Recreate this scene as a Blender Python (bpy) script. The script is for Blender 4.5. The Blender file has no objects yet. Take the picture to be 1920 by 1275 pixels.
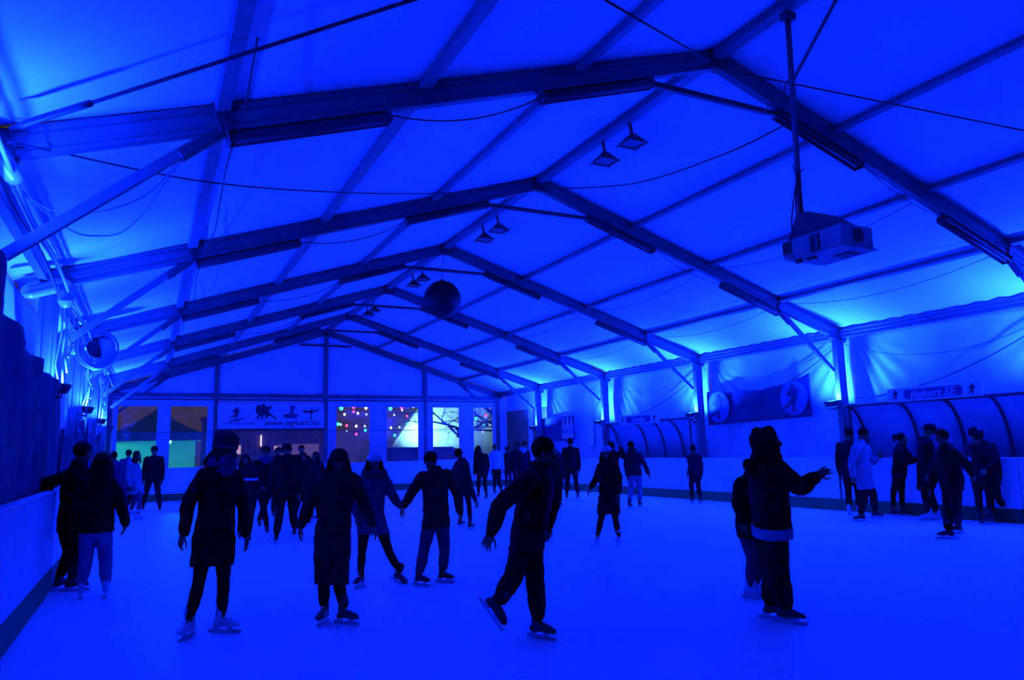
import bpy, bmesh, math, random
import numpy as np
from mathutils import Matrix, Vector

scene = bpy.context.scene
col = scene.collection
random.seed(7)
rng = np.random.default_rng(7)
PI = math.pi

# ------------------------------------------------------------------ camera
FPX, YAW, PIT, ROL = 1374.5, 0.4609, 0.1485, -0.0241     # focal length in px of a 1920-wide frame, radians
CAM = np.array([0.0, 0.0, 1.55])
FWD = np.array([math.sin(YAW) * math.cos(PIT), math.cos(YAW) * math.cos(PIT), math.sin(PIT)])
_rt = np.array([math.cos(YAW), -math.sin(YAW), 0.0])
_up = np.cross(_rt, FWD)
RGT = _rt * math.cos(ROL) + _up * math.sin(ROL)
UPV = _up * math.cos(ROL) - _rt * math.sin(ROL)
cam_data = bpy.data.cameras.new('camera')
cam_data.sensor_width = 36.0
cam_data.lens = FPX * 36.0 / 1920.0
cam_data.clip_start = 0.05
cam_data.clip_end = 300
cam = bpy.data.objects.new('camera', cam_data)
col.objects.link(cam)
M3 = Matrix((RGT, UPV, -FWD)).transposed()
cam.matrix_world = Matrix.Translation(Vector(CAM)) @ M3.to_4x4()
scene.camera = cam

# ------------------------------------------------------------------ world and exposure
world = bpy.data.worlds.new('night_sky')
scene.world = world
world.use_nodes = True
bg = world.node_tree.nodes['Background']
bg.inputs[0].default_value = (0.055, 0.038, 0.021, 1)     # town glow on a cloudy night
bg.inputs[1].default_value = 1.0
scene.view_settings.view_transform = 'Standard'
scene.view_settings.look = 'None'
scene.view_settings.exposure = 0.0
scene.view_settings.gamma = 1.0
scene.view_settings.use_curve_mapping = False
scene.cycles.max_bounces = 7
scene.cycles.diffuse_bounces = 4
scene.cycles.glossy_bounces = 3
scene.cycles.use_adaptive_sampling = True
scene.cycles.adaptive_threshold = 0.03
scene.cycles.adaptive_min_samples = 12
scene.cycles.transparent_max_bounces = 16
scene.cycles.use_denoising = True
scene.cycles.sample_clamp_indirect = 20.0
scene.cycles.caustics_reflective = False
scene.cycles.caustics_refractive = False

LAMP_RGB = (0.0015, 0.0170, 1.0)      # deep blue wash lamps on the posts
LAMP_W = 740.0
BOOST_W = 5600.0

# ------------------------------------------------------------------ tent dimensions (m)
XC, HW, EAVE, RIDGE = 6.607, 7.918, 4.085, 6.650
SLOPE = (RIDGE - EAVE) / HW
FRAMES = [-8.02, -3.02, 1.98, 6.98, 11.98, 16.98, 21.98, 26.98]
YBACK, YFRONT = 31.0, -9.0
XL, XR = XC - HW, XC + HW              # posts
WALL_L, WALL_R = -1.80, 15.02          # fabric
BOARD_L, BOARD_R, BOARD_B = -0.98, 14.25, 29.9
def roof_z(x): return RIDGE - SLOPE * abs(x - XC)

# ------------------------------------------------------------------ measuring helpers (image point -> place)
def ray(x, y): return FWD + RGT * (x - 960.0) / FPX + UPV * (637.5 - y) / FPX
def on_ice(x, y, z=0.0):
    d = ray(x, y); return CAM + d * (z - CAM[2]) / d[2]
def at_depth(x, y, t): return CAM + ray(x, y) * t
def at_x(x, y, X):
    d = ray(x, y); return CAM + d * X / d[0]
def at_y(x, y, Y):
    d = ray(x, y); return CAM + d * Y / d[1]
def depth_of(p): return float((np.asarray(p) - CAM) @ FWD)

# ------------------------------------------------------------------ materials
_mats = {}
def mat(name, color, rough=0.7, metal=0.0, spec=0.4, noise=0.0, nscale=8.0, bump=0.0, bscale=40.0, emit=None, estr=0.0, sheen=0.0, stretch=None):
    if name in _mats: return _mats[name]
    m = bpy.data.materials.new(name)
    m.use_nodes = True
    nt = m.node_tree
    b = nt.nodes['Principled BSDF']
    b.inputs['Base Color'].default_value = (*color, 1)
    b.inputs['Roughness'].default_value = rough
    b.inputs['Metallic'].default_value = metal
    b.inputs['Specular IOR Level'].default_value = spec
    if sheen: b.inputs['Sheen Weight'].default_value = sheen
    if emit:
        b.inputs['Emission Color'].default_value = (*emit, 1)
        b.inputs['Emission Strength'].default_value = estr
    if noise or bump:
        tc = nt.nodes.new('ShaderNodeTexCoord')
        mp = nt.nodes.new('ShaderNodeMapping')
        nt.links.new(tc.outputs['Object'], mp.inputs[0])
        if stretch: mp.inputs['Scale'].default_value = stretch
    if noise:
        n = nt.nodes.new('ShaderNodeTexNoise')
        n.inputs['Scale'].default_value = nscale
        n.inputs['Detail'].default_value = 2
        nt.links.new(mp.outputs[0], n.inputs['Vector'])
        r = nt.nodes.new('ShaderNodeValToRGB')
        r.color_ramp.elements[0].position = 0.3
        r.color_ramp.elements[1].position = 0.7
        r.color_ramp.elements[0].color = (*[c * (1 - noise) for c in color], 1)
        r.color_ramp.elements[1].color = (*[min(1, c * (1 + noise * 0.6)) for c in color], 1)
        nt.links.new(n.outputs['Fac'], r.inputs[0])
        nt.links.new(r.outputs[0], b.inputs['Base Color'])
    if bump:
        n2 = nt.nodes.new('ShaderNodeTexNoise')
        n2.inputs['Scale'].default_value = bscale
        n2.inputs['Detail'].default_value = 1
        nt.links.new(mp.outputs[0], n2.inputs['Vector'])
        bp = nt.nodes.new('ShaderNodeBump')
        bp.inputs['Strength'].default_value = bump
        bp.inputs['Distance'].default_value = 0.02
        nt.links.new(n2.outputs['Fac'], bp.inputs['Height'])
        nt.links.new(bp.outputs[0], b.inputs['Normal'])
    _mats[name] = m
    return m

def glass_mat(name, tint, gloss=0.06, rough=0.02, haze=0.0, hazecol=(0.8, 0.8, 0.8)):
    if name in _mats: return _mats[name]
    m = bpy.data.materials.new(name); m.use_nodes = True
    nt = m.node_tree; nt.nodes.clear()
    out = nt.nodes.new('ShaderNodeOutputMaterial')
    tr = nt.nodes.new('ShaderNodeBsdfTransparent'); tr.inputs[0].default_value = (*tint, 1)
    gl = nt.nodes.new('ShaderNodeBsdfGlossy'); gl.inputs['Roughness'].default_value = rough
    df = nt.nodes.new('ShaderNodeBsdfDiffuse'); df.inputs[0].default_value = (*hazecol, 1)
    m1 = nt.nodes.new('ShaderNodeMixShader'); m1.inputs[0].default_value = gloss
    m2 = nt.nodes.new('ShaderNodeMixShader'); m2.inputs[0].default_value = haze
    nt.links.new(tr.outputs[0], m1.inputs[1]); nt.links.new(gl.outputs[0], m1.inputs[2])
    nt.links.new(m1.outputs[0], m2.inputs[1]); nt.links.new(df.outputs[0], m2.inputs[2])
    nt.links.new(m2.outputs[0], out.inputs[0])
    _mats[name] = m
    return m

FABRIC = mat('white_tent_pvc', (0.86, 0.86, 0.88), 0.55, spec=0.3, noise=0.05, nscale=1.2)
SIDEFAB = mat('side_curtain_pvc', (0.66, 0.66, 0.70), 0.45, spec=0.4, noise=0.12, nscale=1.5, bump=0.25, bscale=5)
PURL = mat('purlin_aluminium', (0.20, 0.20, 0.21), 0.5, metal=0.1)
ALU = mat('grey_aluminium', (0.13, 0.13, 0.14), 0.45, metal=0.2, noise=0.10, nscale=3)
STEEL = mat('dark_steel', (0.06, 0.06, 0.065), 0.5, metal=0.2)
BLACK = mat('black_metal', (0.045, 0.045, 0.05), 0.5)
WHITEPL = mat('white_board_plastic', (0.78, 0.78, 0.80), 0.35, noise=0.06, nscale=4, bump=0.03, bscale=20)
KICK = mat('green_kick_strip', (0.03, 0.17, 0.035), 0.6, noise=0.2, nscale=6)
WHITEP = mat('white_painted_frame', (0.72, 0.72, 0.74), 0.5, noise=0.06, nscale=5)
TARP = mat('dark_blue_tarpaulin', (0.05, 0.055, 0.09), 0.65, spec=0.15, noise=0.3, nscale=2.5, bump=0.5, bscale=4)
CABLE = mat('black_cable', (0.03, 0.03, 0.035), 0.6)
CABLEW = mat('grey_cable', (0.45, 0.45, 0.48), 0.5)
DUCT = mat('silver_duct_foil', (0.55, 0.56, 0.6), 0.35, metal=0.3)
WOOD = mat('brown_wood', (0.30, 0.17, 0.09), 0.7, noise=0.35, nscale=6, stretch=(6, 6, 0.6))
PANE = glass_mat('window_glass', (0.86, 0.88, 0.90), 0.04, 0.03, 0.035, (0.8, 0.8, 0.85))
PLEXI = glass_mat('plexiglass', (0.93, 0.93, 0.94), 0.03, 0.05, 0.045, (0.8, 0.8, 0.85))
POLY = glass_mat('dugout_polycarbonate', (0.75, 0.75, 0.8), 0.05, 0.15, 0.30, (0.55, 0.55, 0.62))

# ------------------------------------------------------------------ object helpers
def tag(o, label=None, cat=None, group=None, kind=None):
    if label: o['label'] = label
    if cat: o['category'] = cat
    if group: o['group'] = group
    if kind: o['kind'] = kind
    return o

def empty(name, loc, label=None, cat=None, group=None, kind=None):
    o = bpy.data.objects.new(name, None)
    o.empty_display_size = 0.2
    o.location = [float(v) for v in loc]
    col.objects.link(o)
    return tag(o, label, cat, group, kind)

def origin_of(p):
    if p is None: return np.zeros(3)
    o = np.array(p.location)
    return o + origin_of(p.parent)

def link_mesh(name, me, m, parent=None, world_origin=None):
    """mesh vertices are already relative to world_origin"""
    o = bpy.data.objects.new(name, me)
    if m is not None and not me.materials: me.materials.append(m)
    po = origin_of(parent)
    wo = np.zeros(3) if world_origin is None else np.asarray(world_origin, float)
    o.location = [float(v) for v in (wo - po)]
    o.parent = parent
    col.objects.link(o)
    return o

def mesh_obj(name, verts, faces, m, parent=None, smooth=False, org=None):
    """verts in world coordinates; org is the object's own origin (default: centre of the base)"""
    v = np.asarray(verts, float)
    if org is None:
        lo, hi = v.min(0), v.max(0)
        org = np.array([(lo[0] + hi[0]) / 2, (lo[1] + hi[1]) / 2, lo[2]])
    me = bpy.data.meshes.new(name)
    me.from_pydata([tuple(map(float, p)) for p in (v - org)], [], [tuple(int(i) for i in f) for f in faces])
    me.update()
    if smooth:
        me.polygons.foreach_set('use_smooth', [True] * len(me.polygons))
    return link_mesh(name, me, m, parent, org)

BOXF = [(0, 1, 2, 3), (7, 6, 5, 4), (0, 4, 5, 1), (1, 5, 6, 2), (2, 6, 7, 3), (3, 7, 4, 0)]
def box_geo(c, size, ex=(1, 0, 0), ey=(0, 1, 0), ez=(0, 0, 1), bev=0.0):
    c = np.asarray(c, float); ex, ey, ez = [np.asarray(e, float) for e in (ex, ey, ez)]
    a, b, d = [s / 2 for s in size]
    if bev <= 0:
        v = []
        for z in (-d, d):
            for x, y in ((-a, -b), (a, -b), (a, b), (-a, b)):
                v.append(c + ex * x + ey * y + ez * z)
        return np.array(v), [(3, 2, 1, 0), (4, 5, 6, 7), (0, 1, 5, 4), (1, 2, 6, 5), (2, 3, 7, 6), (3, 0, 4, 7)]
    # chamfered along every edge: three rings of eight corners
    prof = [(-a + bev, -b), (a - bev, -b), (a, -b + bev), (a, b - bev), (a - bev, b), (-a + bev, b), (-a, b - bev), (-a, -b + bev)]
    inn = [(x * (a - bev) / a, y * (b - bev) / b) for x, y in prof]
    v = []
    for z, pr in ((-d, inn), (-d + bev, prof), (d - bev, prof), (d, inn)):
        for x, y in pr: v.append(c + ex * x + ey * y + ez * z)
    f = [tuple(range(7, -1, -1)), tuple(range(24, 32))]
    for k in range(3):
        for i in range(8):
            j = (i + 1) % 8
            f.append((k * 8 + i, k * 8 + j, k * 8 + 8 + j, k * 8 + 8 + i))
    return np.array(v), f
def box(name, c, size, m, parent=None, bev=0.0, **kw):
    v, f = box_geo(c, size, bev=bev, **kw)
    return mesh_obj(name, v, f, m, parent)

def unit(v):
    v = np.asarray(v, float); return v / (np.linalg.norm(v) + 1e-12)

def extrude_geo(profile, p0, p1, ex, ey):
    p0, p1, ex, ey = [np.asarray(a, float) for a in (p0, p1, ex, ey)]
    n = len(profile)
    v = [p0 + ex * x + ey * y for x, y in profile] + [p1 + ex * x + ey * y for x, y in profile]
    f = [tuple(range(n - 1, -1, -1)), tuple(range(n, 2 * n))]
    for i in range(n):
        j = (i + 1) % n
        f.append((i, j, n + j, n + i))
    return np.array(v), f
def fix_normals(o):
    bm = bmesh.new(); bm.from_mesh(o.data)
    bmesh.ops.recalc_face_normals(bm, faces=bm.faces)
    bm.to_mesh(o.data); bm.free()
    return o
def bar(name, p0, p1, w, h, m, parent=None, up=(0, 0, 1), profile=None):
    p0, p1 = np.asarray(p0, float), np.asarray(p1, float)
    d = unit(p1 - p0)
    ex = np.cross(d, np.asarray(up, float))
    if np.linalg.norm(ex) < 1e-3: ex = np.cross(d, np.array([1.0, 0, 0]))
    ex = unit(ex); ey = np.cross(ex, d)
    pr = profile or [(-w / 2, -h / 2), (w / 2, -h / 2), (w / 2, h / 2), (-w / 2, h / 2)]
    v, f = extrude_geo(pr, p0, p1, ex, ey)
    return fix_normals(mesh_obj(name, v, f, m, parent))

def catmull(pts, n=6):
    P = [np.asarray(p, float) for p in pts]
    if len(P) < 3: return np.array(P)
    P = [2 * P[0] - P[1]] + P + [2 * P[-1] - P[-2]]
    out = []
    for i in range(1, len(P) - 2):
        for k in range(n):
            t = k / n
            out.append(0.5 * (2 * P[i] + (P[i + 1] - P[i - 1]) * t + (2 * P[i - 1] - 5 * P[i] + 4 * P[i + 1] - P[i + 2]) * t * t + (3 * P[i] - P[i - 1] - 3 * P[i + 1] + P[i + 2]) * t ** 3))
    out.append(P[-2])
    return np.array(out)

def sweep_geo(pts, radii, n=8, round_ends=True):
    """tube with changing radius, parallel-transport frames"""
    pts = np.asarray(pts, float); k = len(pts)
    radii = np.broadcast_to(np.asarray(radii, float), (k,))
    tan = np.gradient(pts, axis=0)
    tan = tan / (np.linalg.norm(tan, axis=1)[:, None] + 1e-12)
    if round_ends:
        e0 = [(pts[0] - tan[0] * radii[0] * a, radii[0] * b) for a, b in ((0.95, 0.3), (0.7, 0.72))]
        e1 = [(pts[-1] + tan[-1] * radii[-1] * a, radii[-1] * b) for a, b in ((0.7, 0.72), (0.95, 0.3))]
        pts = np.vstack([[e[0] for e in e0], pts, [e[0] for e in e1]])
        radii = np.concatenate([[e[1] for e in e0], radii, [e[1] for e in e1]])
        tan = np.vstack([[tan[0]] * 2, tan, [tan[-1]] * 2])
        k += 4
    ref = np.array([0, 0, 1.0]) if abs(tan[0][2]) < 0.9 else np.array([1.0, 0, 0])
    u = unit(np.cross(tan[0], ref))
    ang = np.arange(n) * 2 * PI / n
    ca, sa = np.cos(ang)[:, None], np.sin(ang)[:, None]
    V = []
    for i in range(k):
        u = unit(u - tan[i] * (u @ tan[i])); w = np.cross(tan[i], u)
        V.append(pts[i] + radii[i] * (ca * u + sa * w))
    F = [tuple(range(n - 1, -1, -1)), tuple(range((k - 1) * n, k * n))]
    for i in range(k - 1):
        for j in range(n):
            a, b = i * n + j, i * n + (j + 1) % n
            F.append((a, b, b + n, a + n))
    return np.vstack(V), F
def tube(name, pts, r, m, parent=None, n=8, smooth=True, round_ends=False):
    v, f = sweep_geo(pts, r, n, round_ends)
    return mesh_obj(name, v, f, m, parent, smooth)
def sag(p0, p1, drop, n=12):
    p0, p1 = np.asarray(p0, float), np.asarray(p1, float)
    t = np.linspace(0, 1, n)[:, None]
    p = p0 * (1 - t) + p1 * t
    p[:, 2] -= drop * 4 * (t * (1 - t))[:, 0]
    return p

def ellipsoid_geo(c, ax, ay, az, n=14, k=9):
    c, ax, ay, az = [np.asarray(a, float) for a in (c, ax, ay, az)]
    V = [c - az]
    for i in range(1, k):
        th = PI * i / k
        for j in range(n):
            ph = 2 * PI * j / n
            V.append(c - az * math.cos(th) + math.sin(th) * (ax * math.cos(ph) + ay * math.sin(ph)))
    V.append(c + az)
    F = []
    for j in range(n): F.append((0, 1 + (j + 1) % n, 1 + j))
    for i in range(k - 2):
        for j in range(n):
            a = 1 + i * n + j; b = 1 + i * n + (j + 1) % n
            F.append((a, b, b + n, a + n))
    L = len(V) - 1
    for j in range(n): F.append((L, L - n + j, L - n + (j + 1) % n))
    return np.array(V), F

def rings_geo(rings):
    n = len(rings[0]); V = np.vstack(rings); k = len(rings)
    F = [tuple(range(n - 1, -1, -1)), tuple(range((k - 1) * n, k * n))]
    for i in range(k - 1):
        for j in range(n):
            a, b = i * n + j, i * n + (j + 1) % n
            F.append((a, b, b + n, a + n))
    return V, F
def ring(c, ex, ey, a, b, n=20, p=2.3):
    t = np.arange(n) * 2 * PI / n
    x = np.sign(np.cos(t)) * np.abs(np.cos(t)) ** (2 / p) * a
    y = np.sign(np.sin(t)) * np.abs(np.sin(t)) ** (2 / p) * b
    return np.asarray(c) + x[:, None] * np.asarray(ex) + y[:, None] * np.asarray(ey)

def grid_obj(name, P, m, parent=None, thick=0.0, smooth=True):
    """P: (a,b,3) array of points; gets real thickness through a Solidify modifier"""
    a, b, _ = P.shape
    F = [(i * b + j, i * b + j + 1, (i + 1) * b + j + 1, (i + 1) * b + j) for i in range(a - 1) for j in range(b - 1)]
    o = mesh_obj(name, P.reshape(-1, 3), F, m, parent, smooth)
    if thick:
        md = o.modifiers.new('thickness', 'SOLIDIFY'); md.thickness = thick; md.offset = 0
    return o

def frame_ring(name, x0, x1, z0, z1, ix0, ix1, iz0, iz1, y, depth, m, parent=None):
    """a rectangular panel in a plane of constant Y with a rectangular hole"""
    V, F = [], []
    for yy in (y - depth / 2, y + depth / 2):
        for X, Z in ((x0, z0), (x1, z0), (x1, z1), (x0, z1), (ix0, iz0), (ix1, iz0), (ix1, iz1), (ix0, iz1)):
            V.append((X, yy, Z))
    for i in range(4):
        j = (i + 1) % 4
        F += [(i, j, 4 + j, 4 + i), (8 + i, 12 + i, 12 + j, 8 + j), (i, 8 + i, 8 + j, j), (4 + i, 4 + j, 12 + j, 12 + i)]
    return fix_normals(mesh_obj(name, V, F, m, parent))

def text_mesh(name, s, size, c, ex, ey, m, parent, shear=0.0, depth=0.006, bold=0.0, align='CENTER'):
    cu = bpy.data.curves.new(name, 'FONT')
    cu.body = s; cu.size = size; cu.shear = shear; cu.extrude = depth / 2; cu.offset = bold
    cu.align_x = align; cu.align_y = 'CENTER'; cu.resolution_u = 3
    t = bpy.data.objects.new(name, cu); col.objects.link(t)
    bpy.context.view_layer.update()
    me = bpy.data.meshes.new_from_object(t.evaluated_get(bpy.context.evaluated_depsgraph_get()))
    bpy.data.objects.remove(t); bpy.data.curves.remove(cu)
    ex, ey = unit(ex), unit(ey); ez = np.cross(ex, ey)
    n = len(me.vertices); co = np.zeros(n * 3); me.vertices.foreach_get('co', co); co = co.reshape(-1, 3)
    co = co[:, :1] * ex + co[:, 1:2] * ey + co[:, 2:] * ez
    me.vertices.foreach_set('co', co.ravel()); me.update()
    me.materials.clear()
    return link_mesh(name, me, m, parent, c)

def flat_shape(name, pts2, c, ex, ey, m, parent, depth=0.006):
    """a flat printed shape: outline polygon in the ex/ey plane with slight thickness"""
    ez = np.cross(unit(ex), unit(ey)) * depth
    v, f = extrude_geo(pts2, np.asarray(c, float), np.asarray(c, float) + ez, unit(ex), unit(ey))
    return fix_normals(mesh_obj(name, v, f, m, parent))

# ================================================================== the setting
def ice_material():
    m = mat('rink_ice', (0.86, 0.88, 0.92), 0.5, spec=0.35, noise=0.05, nscale=0.9)
    nt = m.node_tree; b = nt.nodes['Principled BSDF']
    tc = nt.nodes.new('ShaderNodeTexCoord')
    outs = []
    for sc, st in ((3.0, (1.0, 14.0, 1)), (3.5, (11.0, 1.2, 1))):
        mp = nt.nodes.new('ShaderNodeMapping'); mp.inputs['Scale'].default_value = st
        mp.inputs['Rotation'].default_value = (0, 0, 0.5 if st[0] == 1.0 else 1.1)
        n = nt.nodes.new('ShaderNodeTexNoise'); n.inputs['Scale'].default_value = sc; n.inputs['Detail'].default_value = 3
        nt.links.new(tc.outputs['Object'], mp.inputs[0]); nt.links.new(mp.outputs[0], n.inputs['Vector'])
        outs.append(n.outputs['Fac'])
    a1 = nt.nodes.new('ShaderNodeMath'); a1.operation = 'ADD'
    nt.links.new(outs[0], a1.inputs[0]); nt.links.new(outs[1], a1.inputs[1])
    bp = nt.nodes.new('ShaderNodeBump'); bp.inputs['Strength'].default_value = 0.25; bp.inputs['Distance'].default_value = 0.02
    nt.links.new(a1.outputs[0], bp.inputs['Height']); nt.links.new(bp.outputs[0], b.inputs['Normal'])
    return m
tag(box('floor', (XC, 10.45, -0.05), (BOARD_R - BOARD_L + 0.5, 39.4, 0.1), ice_material()), 'pale scuffed ice sheet filling the rink', 'ice', kind='structure')
GROUND = mat('wet_dark_ground', (0.05, 0.05, 0.05), 0.6, noise=0.4, nscale=1.0)
tag(box('floor_outside', (XC, 20, -0.16), (90, 110, 0.1), GROUND), 'dark wet ground around the tent', 'ground', kind='structure')

# ---- roof membrane: one sheet per bay and slope
ceil = empty('ceiling', (XC, 11, EAVE), 'white tent roof membrane stretched over the rafters', 'roof', kind='structure')
ys = [YFRONT] + FRAMES + [YBACK]
for i in range(len(ys) - 1):
    y0, y1 = ys[i] + 0.001, ys[i + 1] - 0.001
    for side in (-1, 1):
        xe = WALL_L if side < 0 else WALL_R
        nu, nv = 25, 65
        U, Vv = np.meshgrid(np.linspace(0, 1, nv), np.linspace(0, 1, nu), indexing='ij')   # U ridge->eave, V along Y
        X = XC + (xe - XC) * U
        Y = y0 + (y1 - y0) * Vv
        Z = RIDGE - SLOPE * np.abs(X - XC) + 0.155
        seg = np.sin(PI * np.minimum(1, (U * 4.1) % 1.0)) ** 2
        Z -= 0.035 * np.sin(PI * Vv) * (0.4 + seg)
        near = np.clip((U - 0.55) / 0.45, 0, 1) ** 1.5          # creases fan out from the eave
        Z += near * 0.026 * np.sin(Y * 13.0 + 3.2 * np.sin(U * 5 + i) + (1 - U) * (Y - (y0 + y1) / 2) * 9)
        P = np.stack([X, Y, Z], -1)
        grid_obj('roof_sheet', P, FABRIC, ceil, 0.012)

# ---- side walls of curtain fabric, one sheet per bay, gathered at the posts
def side_wall(name, xw, sgn, label):
    w = empty(name, (xw, 11, 0), label, 'wall', kind='structure')
    for i in range(len(ys) - 1):
        y0, y1 = ys[i] + 0.002, ys[i + 1] - 0.002
        if name == 'wall_right' and i == len(ys) - 2: continue
        nu, nv = 121, 41
        Y, Z = np.meshgrid(np.linspace(y0, y1, nu), np.linspace(0.0, roof_z(xw) + 0.12, nv), indexing='ij')
        X = np.full_like(Y, xw)
        for yp in (ys[i], ys[i + 1]):
            dy = np.abs(Y - yp); dz = (4.15 - Z)
            th = np.arctan2(dy, dz + 0.05)
            amp = np.exp(-(dy / 1.3) ** 2) * np.clip((Z - 1.6) / 1.2, 0, 1) * np.clip(dz / 0.8, 0, 1)
            X -= sgn * 0.085 * amp * (0.5 + 0.5 * np.sin(th * 26 + i))
        X -= sgn * 0.022 * np.sin(Y * 5.5 + 0.8 * np.sin(Y * 1.7 + Z) + i) * np.clip((4.2 - Z) / 1.0, 0, 1)
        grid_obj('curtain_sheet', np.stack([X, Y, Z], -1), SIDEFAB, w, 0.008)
    return w
wl = side_wall('wall_left', WALL_L, -1, 'white curtain fabric along the left side of the tent')
wr = side_wall('wall_right', WALL_R, 1, 'white curtain fabric gathered at the posts along the right side')
# last bay on the right: brown plank wall between pale uprights
for k in range(18):
    yy = 27.1 + k * 0.215
    box('plank', (WALL_R, yy + 0.1, 1.65 + 0.01 * (k % 3)), (0.03 + 0.006 * (k % 2), 0.205, 3.3), WOOD if k not in (6, 7) else WHITEP, wr)
box('curtain_sheet', (WALL_R, 29.0, 3.72), (0.02, 3.95, 0.84), SIDEFAB, wr)

# ---- gable wall behind the camera
wf = empty('wall_front', (XC, YFRONT, 0), 'white fabric gable behind the viewer', 'wall', kind='structure')
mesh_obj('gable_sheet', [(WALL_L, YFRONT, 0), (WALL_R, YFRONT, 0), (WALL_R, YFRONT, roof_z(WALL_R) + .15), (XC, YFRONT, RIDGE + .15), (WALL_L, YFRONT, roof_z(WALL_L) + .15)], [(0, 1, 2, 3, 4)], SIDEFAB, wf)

# ---- far gable wall
wb = empty('wall_back', (XC, YBACK, 0), 'far gable of white fabric above a row of glazed panels', 'wall', kind='structure')
GX = [XL, 2.35, 6.62, 11.0, XR]
BEAMZ = 3.93
def gable_piece(x0, x1):
    nu, nv = 40, 14
    xs = np.linspace(x0, x1, nu)
    P = np.zeros((nu, nv, 3))
    for a, x in enumerate(xs):
        z1 = roof_z(x) + 0.14
        for b in range(nv):
            t = b / (nv - 1)
            P[a, b] = (x, YBACK + 0.08 + 0.02 * math.sin(x * 3 + t * 4) * math.sin(PI * t), BEAMZ + (z1 - BEAMZ) * t)
    grid_obj('gable_sheet', P, FABRIC, wb, 0.01)
gable_piece(WALL_L, 2.35); gable_piece(2.35, 6.62); gable_piece(6.62, 11.0); gable_piece(11.0, WALL_R)
for x in GX[1:4]:
    box('gable_post', (x, YBACK, (roof_z(x) - 0.05) / 2), (0.16, 0.14, roof_z(x) - 0.05), ALU, wb, 0.012)
for x in (XL, XR):
    box('gable_post', (x, YBACK, 2.0), (0.2, 0.2, 4.0), ALU, wb, 0.015)
for a, b in zip(GX[:-1], GX[1:]):
    box('gable_beam', ((a + b) / 2, YBACK - 0.02, BEAMZ), (b - a - 0.17, 0.1, 0.14), ALU, wb, 0.01)
    box('gable_rail', ((a + b) / 2, YBACK - 0.075, BEAMZ - 0.16), (b - a - 0.17, 0.05, 0.05), STEEL, wb)
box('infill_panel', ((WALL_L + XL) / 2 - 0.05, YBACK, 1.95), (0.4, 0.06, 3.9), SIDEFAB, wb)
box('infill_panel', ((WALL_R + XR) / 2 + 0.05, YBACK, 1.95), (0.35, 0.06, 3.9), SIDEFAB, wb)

box('infill_panel', (4.485, YBACK, 3.72), (4.08, 0.05, 0.27), WHITEP, wb)
def window(n, x0, x1, ix0, ix1, label):
    w = empty('window_%d' % n, ((x0 + x1) / 2, YBACK, 0), label, 'window', kind='structure')
    frame_ring('window_frame', x0, x1, 0.0, BEAMZ - 0.075, ix0, ix1, 1.1, 3.55, YBACK, 0.09, WHITEP, w)
    frame_ring('glazing_bead', ix0, ix1, 1.1, 3.55, ix0 + 0.05, ix1 - 0.05, 1.15, 3.5, YBACK - 0.02, 0.06, WHITEP, w)
    box('pane', ((ix0 + ix1) / 2, YBACK + 0.01, 2.32), (ix1 - ix0 - 0.1, 0.012, 2.36), PANE, w)
window(1, XL + .11, 0.529, -1.08, 0.34, 'tall window at the left end showing a green market tent')
window(2, 0.531, 2.268, 0.70, 2.10, 'tall window left of the web address banner')
window(3, 6.702, 8.859, 7.02, 8.53, 'tall window right of the web address banner full of coloured bulbs')
window(4, 8.861, 10.918, 9.19, 10.72, 'tall window crossed by a bare branch, left of the middle post')
window(5, 11.082, 12.964, 11.30, 12.66, 'brightest tall window with a white glare and branches')
window(6, 12.966, 14.42, 13.26, 14.32, 'tall window at the right end with coloured bulbs and branches')

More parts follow.
